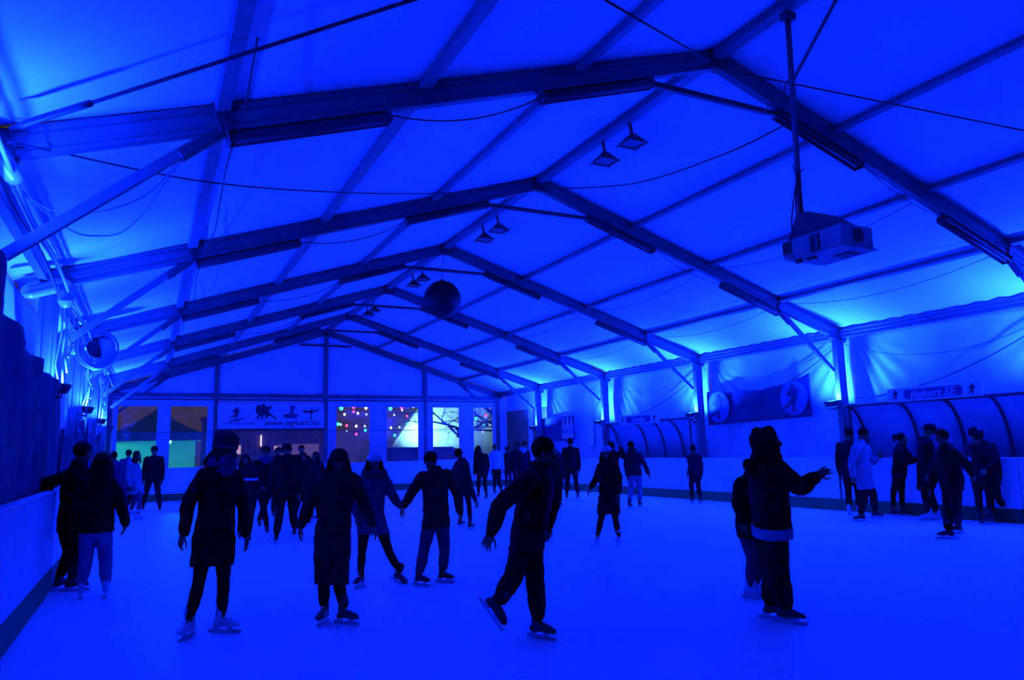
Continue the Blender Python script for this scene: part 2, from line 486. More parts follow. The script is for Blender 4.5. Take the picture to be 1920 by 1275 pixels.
# ================================================================== tent frames
# aluminium box section with two grooves on each face
def keder(w, h):
    a, b, g = w / 2, h / 2, 0.012
    return [(-a, -b), (a, -b), (a, -b + .035), (a - g, -b + .045), (a - g, -b + .07), (a, -b + .08), (a, b - .08), (a - g, b - .07), (a - g, b - .045), (a, b - .035), (a, b),
            (-a, b), (-a, b - .035), (-a + g, b - .045), (-a + g, b - .07), (-a, b - .08), (-a, -b + .08), (-a + g, -b + .07), (-a + g, -b + .045), (-a, -b + .035)]
ORD = {6.98: 'nearest', 11.98: 'second', 16.98: 'third', 21.98: 'fourth', 26.98: 'fifth', 31.0: 'far gable', 1.98: 'over viewer', -3.02: 'behind near', -8.02: 'behind far'}
def tent_frame(Y, full=True):
    o = ORD[Y]
    t = empty('tent_frame', (XC, Y, 0), {'far gable': 'aluminium tent frame standing against the far gable wall', 'over viewer': 'aluminium tent frame passing just over the viewer', 'behind near': 'aluminium tent frame a few steps behind the viewer', 'behind far': 'aluminium tent frame near the gable behind the viewer'}.get(o, '%s aluminium tent frame counted from the viewer' % o), 'frame', 'aluminium tent frames')
    ap = np.array([XC, Y, RIDGE])
    for s in (-1, 1):
        e = np.array([XC + s * HW, Y, EAVE])
        d = unit(e - ap)
        bar('rafter', ap + d * 0.03, e + d * 0.30, 0.11, 0.25, ALU, t, profile=keder(0.11, 0.25))
        if 'gable' not in o:
            bar('post', (e[0] + s * 0.02, Y, 0), (e[0] + s * 0.02, Y, EAVE - 0.1), 0.2, 0.26, ALU, t, up=(1, 0, 0), profile=keder(0.13, 0.24))
            box('base_plate', (e[0] + s * 0.02, Y, 0.01), (0.36, 0.3, 0.02), STEEL, t)
        box('eave_bracket', e + d * -0.05 + np.array([0, 0, -0.02]), (0.34, 0.15, 0.30), STEEL, t, 0.02, ex=d, ez=np.cross(d, (0, 1, 0)))
        p0 = np.array([XC + s * 7.72, Y, 3.2]); p1 = np.array([XC + s * 6.12, Y, roof_z(XC + 6.12) - 0.10])
        br = bar('knee_brace', p0, p1, 0.07, 0.09, ALU, t)
        dd = unit(p1 - p0)
        box('brace_clamp', p1 - dd * 0.22 + np.array([0, 0, -0.03]), (0.46, 0.12, 0.09), STEEL, br, 0.012, ex=dd, ez=np.cross(dd, (0, 1, 0)))
        box('purlin_saddle', ap + d * HW * 0.773 * 1.051 + np.array([0, 0, 0.0]), (0.12, 0.16, 0.30), STEEL, t, 0.01, ex=d, ez=np.cross(d, (0, 1, 0)))
    box('ridge_plate', ap + np.array([0, 0, -0.02]), (0.34, 0.14, 0.27), STEEL, t, 0.02)
    bar('tie_bar', (XC - 1.12, Y, 6.085), (XC + 1.05, Y, 6.085), 0.06, 0.07, STEEL, t)
    return t
for Y in FRAMES + [YBACK]: tent_frame(Y)

# purlins running the length of the tent
PF = [0.274, 0.5205, 0.773]
def purlin(x, label, w=0.085, h=0.085, dz=0.085, m=PURL):
    z = roof_z(x) + dz
    p = bar('roof_purlin', (x, YFRONT + .02, z), (x, YBACK + 0.05, z), w, h, m, up=(SLOPE * np.sign(x - XC), 0, 1) if x != XC else (0, 0, 1))
    return tag(p, label, 'purlin', 'purlins under the roof membrane')
purlin(XC, 'ridge purlin running along the peak of the tent roof', 0.16, 0.12, 0.06)
for f, nm in zip(PF, ('uppermost', 'middle', 'lowest')):
    purlin(XC - HW * f, '%s purlin under the left roof slope' % nm, 0.13, 0.07)
    purlin(XC + HW * f, '%s purlin under the right roof slope' % nm)
tag(bar('eave_beam', (XR + 0.05, YFRONT + .02, EAVE - 0.02), (XR + 0.05, YBACK + 0.05, EAVE - 0.02), 0.10, 0.20, ALU, profile=keder(0.10, 0.20)), 'long eave beam on top of the right hand posts', 'beam', 'eave beams')
tag(bar('eave_beam', (XL - 0.05, YFRONT + .02, EAVE - 0.02), (XL - 0.05, YBACK + 0.05, EAVE - 0.02), 0.10, 0.20, ALU, profile=keder(0.10, 0.20)), 'long eave beam above the left hand tarpaulins', 'beam', 'eave beams')

# ================================================================== rink boards
def board_run(name, pts, label, skip=()):
    """pts: list of corner points (x,y) of the ice-side face; one panel between each two"""
    b = empty('rink_boards', (pts[0][0], pts[0][1], 0), label, 'rink boards', 'rink boards around the ice')
    for i in range(len(pts) - 1):
        a, c = np.array([*pts[i], 0.0]), np.array([*pts[i + 1], 0.0])
        d = unit(c - a); L = np.linalg.norm(c - a); nrm = np.array([d[1], -d[0], 0])
        mid = (a + c) / 2
        box('board_panel', mid + np.array([0, 0, 0.71]) + nrm * 0.045, (L - 0.012, 0.09, 0.90), WHITEPL, b, 0.008, ex=d, ey=nrm)
        box('kick_strip', mid + np.array([0, 0, 0.13]) + nrm * 0.04, (L - 0.004, 0.10, 0.26), KICK, b, 0.006, ex=d, ey=nrm)
        box('cap_rail', mid + np.array([0, 0, 1.175]) + nrm * 0.05, (L - 0.004, 0.12, 0.03), WHITEPL, b, 0.006, ex=d, ey=nrm)
    return b
def splits(a, b, marks): return [a] + [m_ for m_ in marks if a < m_ < b] + [b]
yr = splits(-8.6, BOARD_B - 1.0, [-6.4, -4, -1.6, .8, 3.2, 5.7, 8.1, 10.0, 12.0, 14.2, 17.6, 20.0, 22.4, 24.8, 27.2])
arc = [(BOARD_R - 1.0 + math.cos(t) * 1.0, BOARD_B - 1.0 + math.sin(t) * 1.0) for t in np.linspace(0, PI / 2, 5)]
board_run('right', [(BOARD_R, y) for y in yr][::1], 'white rink boards with green kick strip along the right side')
bc = board_run('back', arc + [(x, BOARD_B) for x in (11.1, 8.95, 6.8, 4.65, 2.5, 0.35, BOARD_L + 0.0)], 'white rink boards with clear shield across the far end')
yl = splits(-8.6, BOARD_B, [-6.2, -3.8, -1.4, 1.0, 3.4, 5.8, 8.2, 10.6, 13.0, 15.4, 17.8, 20.2, 22.6, 25.0, 27.4])
board_run('left', [(BOARD_L, y) for y in yl][::-1], 'white rink boards close on the left under the tarpaulins')
# dark gate gap on the right, put in as a black strip
box('gate_gap_strip', (BOARD_R + 0.02, 12.0, 0.73), (0.06, 0.05, 0.92), BLACK, None)
tag(bpy.context.scene.objects['gate_gap_strip'], 'dark narrow strip standing for the gate gap between two right hand board panels', 'post')
# clear shield on the back boards
xsb = [13.3, 11.1, 8.95, 6.8, 4.65, 2.5, 0.35, BOARD_L - .05]
for a, c in zip(xsb[:-1], xsb[1:]):
    p = box('shield_pane', ((a + c) / 2, BOARD_B + 0.05, 1.83), (a - c - 0.01, 0.012, 1.28), PLEXI, bc)
    box('shield_edge', ((a + c) / 2, BOARD_B + 0.05, 2.48), (a - c - 0.006, 0.02, 0.022), STEEL, p)

# ================================================================== wash lamps on the posts
LENS = mat('blue_lamp_lens', (0.2, 0.5, 0.9), 0.3, emit=(0.004, 0.04, 1.0), estr=60.0)
LENS_OFF = mat('lamp_glass_off', (0.10, 0.11, 0.14), 0.15)
def wash_lamp(x, Y, z, s, label, tilt=0.15, kc=1.0, k=1.0):
    t = empty('flood_lamp', (x, Y, z), label, 'lamp', 'blue flood lamps on the tent posts')
    d = unit(np.array([-s * math.sin(tilt), 0, math.cos(tilt)]))            # up and a little inward
    ex = np.array([0, 1.0, 0]); ey = np.cross(d, ex)
    c = np.array([x, Y, z])
    rings = [ring(c + d * h, ex, ey, a, b, 16, 6) for h, a, b in ((-0.10, .05, .04), (-0.09, .10, .08), (0.0, .15, .11), (0.03, .155, .115), (0.03, .135, .095), (0.015, .13, .09))]
    v, f = rings_geo(rings)
    fix_normals(mesh_obj('housing', v, f, BLACK, t))
    v, f = rings_geo([ring(c + d * 0.016, ex, ey, .128, .088, 16, 6), ring(c + d * 0.022, ex, ey, .128, .088, 16, 6)])
    fix_normals(mesh_obj('lens', v, f, LENS, t))
    bpts = [c + ex * .17 + d * 0.0, c + ex * .17 - d * .16, c - ex * .17 - d * .16, c - ex * .17]
    tube('bracket', bpts, 0.012, STEEL, t, 6)
    bar('arm', c - d * .16, (XC + s * (HW - 0.02), Y, z - 0.10), 0.04, 0.03, STEEL, t)
    ld = bpy.data.lights.new('blue_wash', 'SPOT')
    ld.energy = LAMP_W * k; ld.color = LAMP_RGB; ld.spot_size = math.radians(170); ld.spot_blend = 0.4; ld.shadow_soft_size = 0.10
    lo = bpy.data.objects.new('blue_wash', ld); col.objects.link(lo)
    lo.parent = t
    lo.matrix_parent_inverse = Matrix.Identity(4)
    lo.location = [float(a) for a in d * 0.06]
    lo.rotation_euler = Vector(-d).to_track_quat('Z', 'Y').to_euler()
    if Y < 2.5: return t
    ld2 = bpy.data.lights.new('blue_wall_boost', 'SPOT')           # extra spot added, tipped toward the wall for hot patches on the curtain
    ld2.energy = BOOST_W * kc; ld2.color = LAMP_RGB; ld2.spot_size = math.radians(165); ld2.spot_blend = 1.0; ld2.shadow_soft_size = 0.06
    l2 = bpy.data.objects.new('blue_wall_boost', ld2); col.objects.link(l2)
    l2.parent = t; l2.location = [float(a) for a in d * 0.05]
    dc = unit(np.array([s * 0.5, 0, 1.0]))
    l2.rotation_euler = Vector(-dc).to_track_quat('Z', 'Y').to_euler()
    return t
rl = {-3.02: 'blue flood lamp on the right post behind the viewer', 1.98: 'blue flood lamp on the right post beside the viewer', 6.98: 'blue flood lamp on the right post of the nearest frame', 11.98: 'blue flood lamp on the right post beside the big sports sign', 16.98: 'blue flood lamp on the right post left of the dark banner',
      21.98: 'blue flood lamp on the right post left of the small guest sign', 26.98: 'blue flood lamp on the farthest right post by the plank wall'}
for Y, lb in rl.items(): wash_lamp(XR - 0.25, Y + 0.10, 2.47, 1, lb, kc=1.5, k=1.0 if Y > 5 else .4)
ll = {-3.02: 'blue flood lamp on the left post behind the viewer', 1.98: 'blue flood lamp on the left post beside the viewer', 6.98: 'blue flood lamp on the left post of the nearest frame', 11.98: 'blue flood lamp on the nearest visible left post', 16.98: 'blue flood lamp on the left post under the cable coil', 21.98: 'blue flood lamp on the left post behind the cable coil', 26.98: 'blue flood lamp on the farthest left post'}
for Y, lb in ll.items(): wash_lamp(XL + 0.12 + (.10 if Y > 7 else 0), Y - (0.24 if Y > 7 else .6), 2.56 if Y > 7 else 3.15, -1, lb, 0.12, .9 if Y > 7 else .2)

# ================================================================== tube fixtures under the rafters
def tube_fixture(Y, x0, x1, label):
    t = empty('tube_fixture', ((x0 + x1) / 2, Y, roof_z((x0 + x1) / 2) - 0.25), label, 'tube fixture', 'dark tube fixtures under the rafters')
    a = np.array([x0, Y, roof_z(x0) - 0.20]); b = np.array([x1, Y, roof_z(x1) - 0.20])
    d = unit(b - a); n = np.array([0, 1.0, 0]); u = np.cross(d, n)
    if u[2] < 0: u = -u
    prof = [(-.085, -.055), (-.075, -.06), (-.035, .02), (.035, .02), (.075, -.06), (.085, -.055), (.045, .04), (.02, .06), (-.02, .06), (-.045, .04)]
    v, f = extrude_geo(prof, a, b, n, u); fix_normals(mesh_obj('reflector', v, f, STEEL, t))
    tube('tube', [a + d * .03 - u * .03, b - d * .03 - u * .03], 0.026, BLACK, t, 10)
    for e in (a - d * 0.008, b + d * 0.008):
        box('end_cap', e - u * 0.005, (0.025, 0.17, 0.12), BLACK, t, 0.008, ex=d, ey=n, ez=u)
    for k in (0.12, 0.5, 0.88):
        box('clip', a + (b - a) * k + u * 0.07, (0.03, 0.05, 0.03), ALU, t, 0, ex=d, ey=n, ez=u)
for Y in FRAMES[3:]:
    o = ORD[Y]
    for x0, x1, w in ((0.56, 2.09, 'lower left'), (3.93, 5.50, 'upper left'), (7.70, 9.27, 'upper right'), (11.10, 12.70, 'lower right')):
        tube_fixture(Y, x0, x1, 'dark tube fixture under the %s part of the %s rafter' % (w, o))

# ================================================================== twin floods on the ridge
def ridge_flood(Y, dx, label):
    z = RIDGE - 0.06
    t = empty('ridge_flood', (XC + dx, Y, z - 0.3), label, 'lamp', 'switched off floods on the ridge')
    c = np.array([XC + dx, Y, z - 0.22])
    v, f = rings_geo([ring(c + np.array([0, 0, h]), (1, 0, 0), (0, 1, 0), a, b, 12, 5) for h, a, b in ((.10, .05, .05), (.05, .09, .09), (-.02, .17, .15), (-.05, .18, .16))])
    fix_normals(mesh_obj('housing', v, f, BLACK, t))
    box('lens', c + np.array([0, 0, -.055]), (.30, .27, .012), LENS_OFF, t)
    V, F = [], []
    for zz in (-.075, -.055):
        for a, b in ((.19, .17), (.155, .135)):
            for sx, sy in ((-1, -1), (1, -1), (1, 1), (-1, 1)): V.append(c + np.array([a * sx, b * sy, zz]))
    for i in range(4):
        j = (i + 1) % 4
        F += [(i, j, 4 + j, 4 + i), (8 + i, 12 + i, 12 + j, 8 + j), (i, 8 + i, 8 + j, j), (4 + i, 4 + j, 12 + j, 12 + i)]
    fix_normals(mesh_obj('bezel', V, F, STEEL, t))
    bar('hanger', c + np.array([0, 0, .08]), (XC + dx * .6, Y, z + 0.06), 0.05, 0.03, STEEL, t)
for Y, w in ((9.45, 'nearest'), (14.45, 'second'), (19.45, 'third'), (24.4, 'fourth')):
    ridge_flood(Y - 0.42, 0.10, 'square flood on the ridge, nearer one of the %s pair' % w)
    ridge_flood(Y + 0.36, 0.10, 'square flood on the ridge, farther one of the %s pair' % w)

# ================================================================== mirror ball
ball = empty('hanging_ball', (6.5, 16.98, 4.87), 'large dark round ball hanging from a wire under the roof', 'ball')
v, f = ellipsoid_geo((6.5, 16.98, 5.34), (.47, 0, 0), (0, .47, 0), (0, 0, .47), 40, 24)
BALLM = mat('dark_ball', (0.005, 0.005, 0.006), 0.55, noise=0.4, nscale=6, bump=0.3, bscale=14)
mesh_obj('shell', v, f, BALLM, ball, True)
tube('wire', [(6.5, 16.98, 5.80), (6.5, 16.98, 6.05), (6.56, 16.98, 6.52)], 0.008, CABLE, ball, 6)
v, f = rings_geo([ring((6.5, 16.98, h), (1, 0, 0), (0, 1, 0), r, r, 12, 2) for h, r in ((5.79, .07), (5.825, .06), (5.85, .02))])
mesh_obj('hanger_cap', v, f, BLACK, ball)

# ================================================================== projector in a sheet metal box on a pole
PXM = mat('projector_box_grey', (0.34, 0.35, 0.37), 0.55, noise=0.12, nscale=5)
pj = empty('projector_unit', (6.59, 5.40, 3.55), 'grey metal projector box hanging from a pole below the ridge', 'projector')
tube('pole', [(6.60, 5.72, 6.60), (6.53, 5.72, 4.02)], 0.034, ALU, pj, 12)
box('pole_clamp', (6.60, 5.72, 6.56), (0.16, 0.12, 0.10), STEEL, pj, 0.01)
tube('pole_strut', [(6.78, 5.06, 6.62), (6.585, 5.70, 5.75)], 0.022, ALU, pj, 10)
# case lies square to the tent, its long face toward the left wall
def pbox(nm, x, y, z, sx, sy, sz, m, bev=0.0): return box(nm, (x, y, z), (sx, sy, sz), m, pj, bev)
pbox('case', 6.59, 5.385, 3.685, .48, .65, .23, PXM, .008)
pbox('bottom_tray', 6.60, 5.40, 3.56, .56, .72, .015, PXM, .005)
v, f = extrude_geo([(5.14, 3.80), (5.47, 4.05), (5.62, 4.07), (5.78, 3.80)], (6.36, 0, 0), (6.82, 0, 0), (0, 1.0, 0), (0, 0, 1.0))
fix_normals(mesh_obj('hood', v, f, STEEL, pj))
pbox('lens_opening', 6.348, 5.40, 3.675, .012, .13, .18, BLACK)
pbox('shutter_bar', 6.338, 5.37, 3.675, .01, .016, .15, PXM)
v, f = sweep_geo([(6.60, 5.065, 3.69), (6.60, 5.05, 3.69)], .075, 18, False); mesh_obj('side_port', v, f, BLACK, pj)
pbox('rear_cover', 6.56, 5.79, 3.70, .42, .15, .22, PXM, .02)
for k in range(5): pbox('vent_slat', 6.346, 5.735 + k * .025, 3.71, .012, .010, .14, STEEL)
pbox('cable_gland', 6.38, 5.66, 3.535, .06, .07, .04, BLACK, .006)
pbox('cable_gland', 6.42, 5.52, 3.54, .05, .12, .03, BLACK, .006)
pbox('bottom_hatch', 6.70, 5.30, 3.548, .18, .20, .012, STEEL)
cl = [np.array([6.53, 5.70, 4.62]), np.array([6.44, 5.67, 4.35]), np.array([6.40, 5.66, 4.12]), np.array([6.46, 5.67, 4.0]), np.array([6.53, 5.68, 4.06]), np.array([6.52, 5.68, 4.3]), np.array([6.50, 5.68, 4.5]), np.array([6.42, 5.68, 4.32]), np.array([6.36, 5.70, 4.0]), np.array([6.42, 5.75, 3.92])]
tube('loop_cable', catmull(cl, 6), 0.008, CABLE, pj, 6)
for a, b in (((6.47, 5.69, 4.60), (6.43, 5.69, 4.68)), ((6.55, 5.69, 4.60), (6.62, 5.69, 4.66))): tube('cable_tie', [a, b], 0.006, CABLE, pj, 5)

# ================================================================== cables and stay wires
def cable(label, pts, r=0.010, m=CABLE, smooth=True, name='cable'):
    p = catmull(pts, 8) if smooth and len(pts) > 2 else np.asarray(pts, float)
    return tag(tube(name, p, r, m, None, 6), label, name.replace('_', ' '), 'cables strung under the roof')
def rz(x, d=0.1): return roof_z(x) - d
cable('thick stay wire rising from the left eave across the nearest bay', [(-1.05, 6.45, 4.08), (-0.78, 6.29, 4.16), (1.66, 4.9, 4.95), (4.1, 3.5, 5.72)], 0.016, smooth=False, name='stay_wire')
tag(tube('turnbuckle', catmull([(-0.98, 6.41, 4.10), (-0.82, 6.31, 4.15), (-0.5, 6.13, 4.25)], 4), 0.028, STEEL, None, 8), 'steel turnbuckle on the thick stay wire at the left eave', 'turnbuckle')
cable('stay wire running from the nearest ridge joint toward the upper edge', [(3.54, 5.07, 5.56), (6.29, 6.74, 6.45)], 0.012, smooth=False, name='stay_wire')
cable('stay wire crossing the right roof slope in the nearest bay', [(6.84, 6.85, 6.47), (9.96, 5.07, 5.46)], 0.010, smooth=False, name='stay_wire')
cable('thin wire from the left eave to the second ridge joint', [(-1.14, 6.62, 4.04), (0.52, 8.26, 4.50), (2.6, 9.7, 5.15), (4.63, 11.01, 5.88), (6.3, 11.9, 6.5)], 0.009)
cable('power cable from the second ridge joint to the projector pole', [(6.62, 11.9, 6.52), (6.6, 9.0, 5.62), (6.57, 7.0, 5.30), (6.57, 5.75, 5.25)], 0.010)
cable('cable bridging from the nearest tie bar to the projector pole', [(7.35, 6.9, 6.02), (7.0, 6.5, 5.85), (6.72, 6.0, 5.75), (6.58, 5.76, 5.8)], 0.008)
cable('upper slack cable between left duct and brace', [(-1.16, 7.4, 3.96), (-.87, 7.4, 3.75), (-.52, 7.4, 3.77), (-.09, 7.3, 3.98), (.22, 7.1, 4.40)], 0.007, CABLEW)
cable('lower slack cable between left duct and brace', [(-1.16, 7.5, 3.96), (-.76, 7.5, 3.64), (-.51, 7.5, 3.58), (-.21, 7.4, 3.70), (.24, 7.1, 4.40)], 0.007, CABLEW)
for x, yy, w in ((XC - HW * .773, 6.98, 'nearest'), (XC - HW * .773, 11.98, 'second'), (XC - HW * .773, 16.98, 'third')):
    cable('loose wire trailing down the lowest left purlin past the %s frame' % w, [(x + .12, yy - 1.6, rz(x, .02)), (x + .16, yy - .3, rz(x, .06)), (x + .1, yy + .4, rz(x, .25)), (x + .16, yy + 2.0, rz(x, .12)), (x + .2, yy + 3.4, rz(x, .10)), (x + .12, yy + 4.8, rz(x, .08))], 0.008)
for x0, x1, Y, w in ((2.12, 3.93, 6.98, 'nearest'), (2.12, 3.93, 11.98, 'second'), (2.12, 3.93, 16.98, 'third'), (2.12, 3.93, 21.98, 'fourth')):
    cable('black wire linking the two left tube fixtures on the %s rafter' % w, sag((x0, Y - .05, roof_z(x0) - .2), (x1, Y - .05, roof_z(x1) - .2), .16, 9), 0.008)
for x0, x1, Y, w in ((9.30, 11.08, 6.98, 'nearest'), (9.30, 11.08, 11.98, 'second'), (9.30, 11.08, 16.98, 'third')):
    cable('black wire linking the two right tube fixtures on the %s rafter' % w, sag((x0, Y - .05, roof_z(x0) - .2), (x1, Y - .05, roof_z(x1) - .2), .12, 9), 0.006)
for f, w in ((.5205, 'middle'), (.773, 'lowest')):
    x = XC + HW * f
    for Y, ww in ((7.0, 'first'), (12.0, 'second'), (17.0, 'third')):
        cable('slack wire below the %s right purlin in the %s bay' % (w, ww), sag((x - .02, Y + .2, rz(x, .05)), (x - .02, Y + 4.6, rz(x, .05)), .22, 10), 0.006)
for Y, w in ((7.0, 'big sports sign'), (12.0, 'dark banner'), (17.0, 'small guest sign')):
    cable('swagged cord hanging on the curtain above the %s' % w, sag((14.85, Y + .15, 3.92 if Y < 13 else 3.8), (14.85, Y + 4.85, 2.55), .35, 12), 0.012)
    cable('second looped cord on the curtain above the %s' % w, sag((14.64, Y + .04, 3.9), (14.64, Y + 4.94, 3.85), .55, 12), 0.007)

# ================================================================== left side: ducts, coil, bundles, tarpaulins
def flex_duct(pts, r, label):
    p = catmull(pts, 14)
    L = np.cumsum(np.r_[0, np.linalg.norm(np.diff(p, axis=0), axis=1)])
    s = np.arange(0, L[-1], 0.011)
    q = np.stack([np.interp(s, L, p[:, k]) for k in range(3)], -1)
    rr = r * (1 + 0.045 * np.where(np.arange(len(s)) % 2 == 0, 1, -1))
    return tag(tube('flexible_duct', q, rr, DUCT, None, 18, True, True), label, 'duct', 'flexible ducts at the left eave')
flex_duct([(-1.55, 6.1, 4.02), (-1.38, 6.45, 4.06), (-1.2, 6.72, 4.0), (-1.07, 6.85, 3.84)], 0.075, 'silver corrugated duct curving down at the left edge')
flex_duct([(-1.50, 11.45, 3.80), (-1.24, 11.58, 3.92), (-1.12, 11.62, 3.92), (-1.10, 11.64, 3.72)], 0.10, 'silver corrugated duct below the second left eave joint')
flex_duct([(-1.38, 16.9, 3.75), (-1.15, 16.8, 3.86), (-0.85, 16.5, 3.82), (-0.82, 16.55, 3.55), (-1.0, 16.6, 3.4)], 0.12, 'dark corrugated duct elbow behind the cable coil')
# cable coil
th = np.linspace(0, 2 * PI * 9, 9 * 26)
cc = np.array([-0.98, 16.45, 3.72])
ax1 = unit([0.55, -0.83, 0]); ax2 = np.array([0, 0, 1.0]); ax3 = np.cross(ax1, ax2)
rad = 0.33 + 0.055 * np.sin(th * 0.43) + 0.02 * np.sin(th * 1.7)
off = 0.07 * np.sin(th * 0.61)
cp = cc + (rad * np.cos(th))[:, None] * unit([0.85, 0.53, 0]) + (rad * np.sin(th))[:, None] * ax2 + off[:, None] * unit([-0.53, 0.85, 0])
tag(tube('cable_coil', cp, 0.022, CABLEW, None, 7), 'thick coil of pale cable hanging on the left post', 'cable coil')
v, f = ellipsoid_geo(cc + np.array([0, .02, .02]), .20 * unit([0.85, 0.53, 0]), .07 * unit([-0.53, 0.85, 0]), (0, 0, .20), 16, 10)
tag(mesh_obj('winch_drum', v, f, BLACK, None, True), 'dark round drum inside the hanging cable coil', 'drum')
k = 0
wd = ['nearest', 'second', 'third', 'fourth']
for Y, w in zip((11.98, 16.98, 21.98), wd):
    for j in range(4):
        r_ = random.Random(Y * 10 + j)
        x = -1.16 + 0.05 * j; pts = [(x + r_.uniform(-.04, .04), Y - .18 - .04 * j + r_.uniform(-.05, .05), z) for z in np.linspace(3.9, 2.35 + .2 * j, 7)]
        cable('pale cable %s in the bundle hanging on the %s left post' % (['hanging front', 'hanging second', 'hanging third', 'hanging last'][j], w), pts, 0.012, CABLEW)
for j, (dx, dz) in enumerate(((0, 0), (.05, -.07), (-.03, -.15))):
    cable('%s of three cables running along the left eave' % ['upper', 'middle', 'lower'][j], [(-1.12 + dx, y, 3.93 + dz + .05 * math.sin(y * 1.3 + j)) for y in np.linspace(5.5, 27, 20)], 0.02, CABLE if j != 1 else CABLEW)

def tarp(y0, y1, top, label, x=-1.12):
    nu, nv = 60, 24
    P = np.zeros((nu, nv, 3))
    for a, y in enumerate(np.linspace(y0, y1, nu)):
        zt = float(np.interp(y, [t[0] for t in top], [t[1] for t in top]))
        for b in range(nv):
            t = b / (nv - 1); z = 1.02 + (zt - 1.02) * t
            P[a, b] = (x + 0.035 * math.sin(y * 4.1 + 1.5 * math.sin(z * 1.3)) * (0.4 + t) + 0.02 * math.sin(y * 11 + z), y, z)
    return tag(grid_obj('tarpaulin', P, TARP, None, 0.008), label, 'tarpaulin', 'dark tarpaulins above the left boards')
tarp(4.6, 8.2, [(4.6, 2.7), (5.8, 3.0), (6.4, 3.2), (6.7, 3.14), (6.98, 2.98), (7.37, 2.86), (8.2, 2.75)], 'dark tarpaulin at the left edge of the view, nearest one')
tarp(8.24, 12.3, [(8.2, 2.72), (9.69, 2.68), (11.41, 2.6), (12.4, 2.45)], 'dark tarpaulin just left of the two skaters by the boards', -1.15)
tarp(12.5, 16.9, [(12.4, 2.05), (13.5, 1.95), (15.5, 1.9), (16.5, 2.30), (17, 2.35)], 'dark tarpaulin below the cable coil', -1.15)
tarp(17.1, 21.9, [(17, 2.35), (18, 1.85), (20, 1.8), (21.9, 2.3)], 'dark tarpaulin at the far left boards', -1.15)

# ================================================================== player shelters behind the right boards
HOOP = mat('dark_hoop', (0.07, 0.07, 0.08), 0.5)
def shelter(y0, y1, hoops, label):
    t = empty('player_shelter', (14.6, (y0 + y1) / 2, 0), label, 'shelter', 'curved player shelters')
    prof = []
    for k in range(13):
        a = PI / 2 * k / 12
        prof.append((14.34 + 0.60 * math.sin(a), 1.25 + 1.10 * math.cos(a)))
    prof.append((14.94, 0.02))
    for y in hoops:
        tube('hoop', [(x, y, z) for x, z in prof], 0.035, HOOP, t, 8)
    hs = sorted(hoops)
    for a, b in zip(hs[:-1], hs[1:]):
        P = np.array([[(x + .012, y, z + .012) for x, z in prof] for y in np.linspace(a + .03, b - .03, 6)])
        grid_obj('roof_sheet', P, POLY, t, 0.006)
    tube('front_rail', [(14.34, y0, 2.36), (14.34, y1, 2.36)], 0.04, HOOP, t, 8)
    for y in (y0, y1):
        bar('upright', (14.42, y, 0), (14.42, y, 2.34), 0.05, 0.05, HOOP, t)
    P0 = [(14.40, y1, 0.02), (14.92, y1, 0.02)] + [(x, y1, z) for x, z in prof[::-1][1:]]
    mesh_obj('end_sheet', P0 + [(x, y + .008, z) for x, y, z in P0], [tuple(range(len(P0))), tuple(range(2 * len(P0) - 1, len(P0) - 1, -1))], POLY, t)
    for zz in (0.44,):
        box('bench', (14.72, (y0 + y1) / 2, zz), (0.32, y1 - y0 - .2, 0.05), WOOD, t, .008)
    for y in (y0 + .5, y1 - .5): box('bench_leg', (14.72, y, .21), (.26, .05, .42), STEEL, t)
shelter(7.3, 11.72, [7.3, 8.55, 9.45, 10.45, 11.72], 'curved clear shelter under the big sports sign')
shelter(17.3, 21.7, [17.3, 18.3, 19.2, 20.15, 21.7], 'curved clear shelter under the small guest sign')

SIGNW = mat('sign_white', (0.75, 0.75, 0.78), 0.5)
SIGND = mat('sign_dark_blue', (0.04, 0.05, 0.17), 0.5)
INK = mat('dark_ink', (0.02, 0.02, 0.05), 0.6)
SKATER = [(-.10, -.46), (.12, -.46), (.10, -.40), (.02, -.38), (.06, -.14), (.16, -.02), (.20, .16), (.30, .26), (.24, .32), (.14, .26), (.12, .36), (.06, .48), (-.06, .48), (-.12, .38), (-.10, .28), (-.24, .24), (-.34, .10), (-.26, .08), (-.14, .14), (-.12, -.04), (-.28, -.20), (-.44, -.28), (-.40, -.36), (-.24, -.30), (-.04, -.18), (-.06, -.38)]
def disc(r, n=28, sy=1.0): return [(r * math.cos(2 * PI * i / n), r * sy * math.sin(2 * PI * i / n)) for i in range(n)]
def rrect(w, h, r, n=5):
    out = []
    for cx, cy, a0 in ((w / 2 - r, h / 2 - r, 0), (-w / 2 + r, h / 2 - r, 90), (-w / 2 + r, -h / 2 + r, 180), (w / 2 - r, -h / 2 + r, 270)):
        for k in range(n + 1):
            a = math.radians(a0 + 90 * k / n); out.append((cx + r * math.cos(a), cy + r * math.sin(a)))
    return out
RX = np.array([0, -1.0, 0]); UZ = np.array([0, 0, 1.0])     # sign axes on the right wall, read from the ice
def wall_sign(yc, zc, w, h, text, size, label, x=14.27):
    t = empty('name_sign', (x, yc, zc - h / 2), label, 'sign', 'name signs on the shelters')
    box('panel', (x, yc, zc), (0.03, w, h), SIGNW, t, .006)
    nx = np.array([-.016, 0, 0])
    c = np.array([x, yc, zc]) + nx
    flat_shape('name_plate', rrect(w * .62, h * .70, h * .2), c, RX, UZ, SIGND, t, 0.006)
    text_mesh('lettering', text, size, c + np.array([-.010, 0, -.01]), RX, UZ, SIGNW, t, 0.22, .004, .002)
    for s in (-1, 1):
        e = c - RX * -s * w * .405 * 1.0
        flat_shape('emblem', [(a * h * .75, b * h * .75) for a, b in SKATER], e, RX, UZ, INK, t)
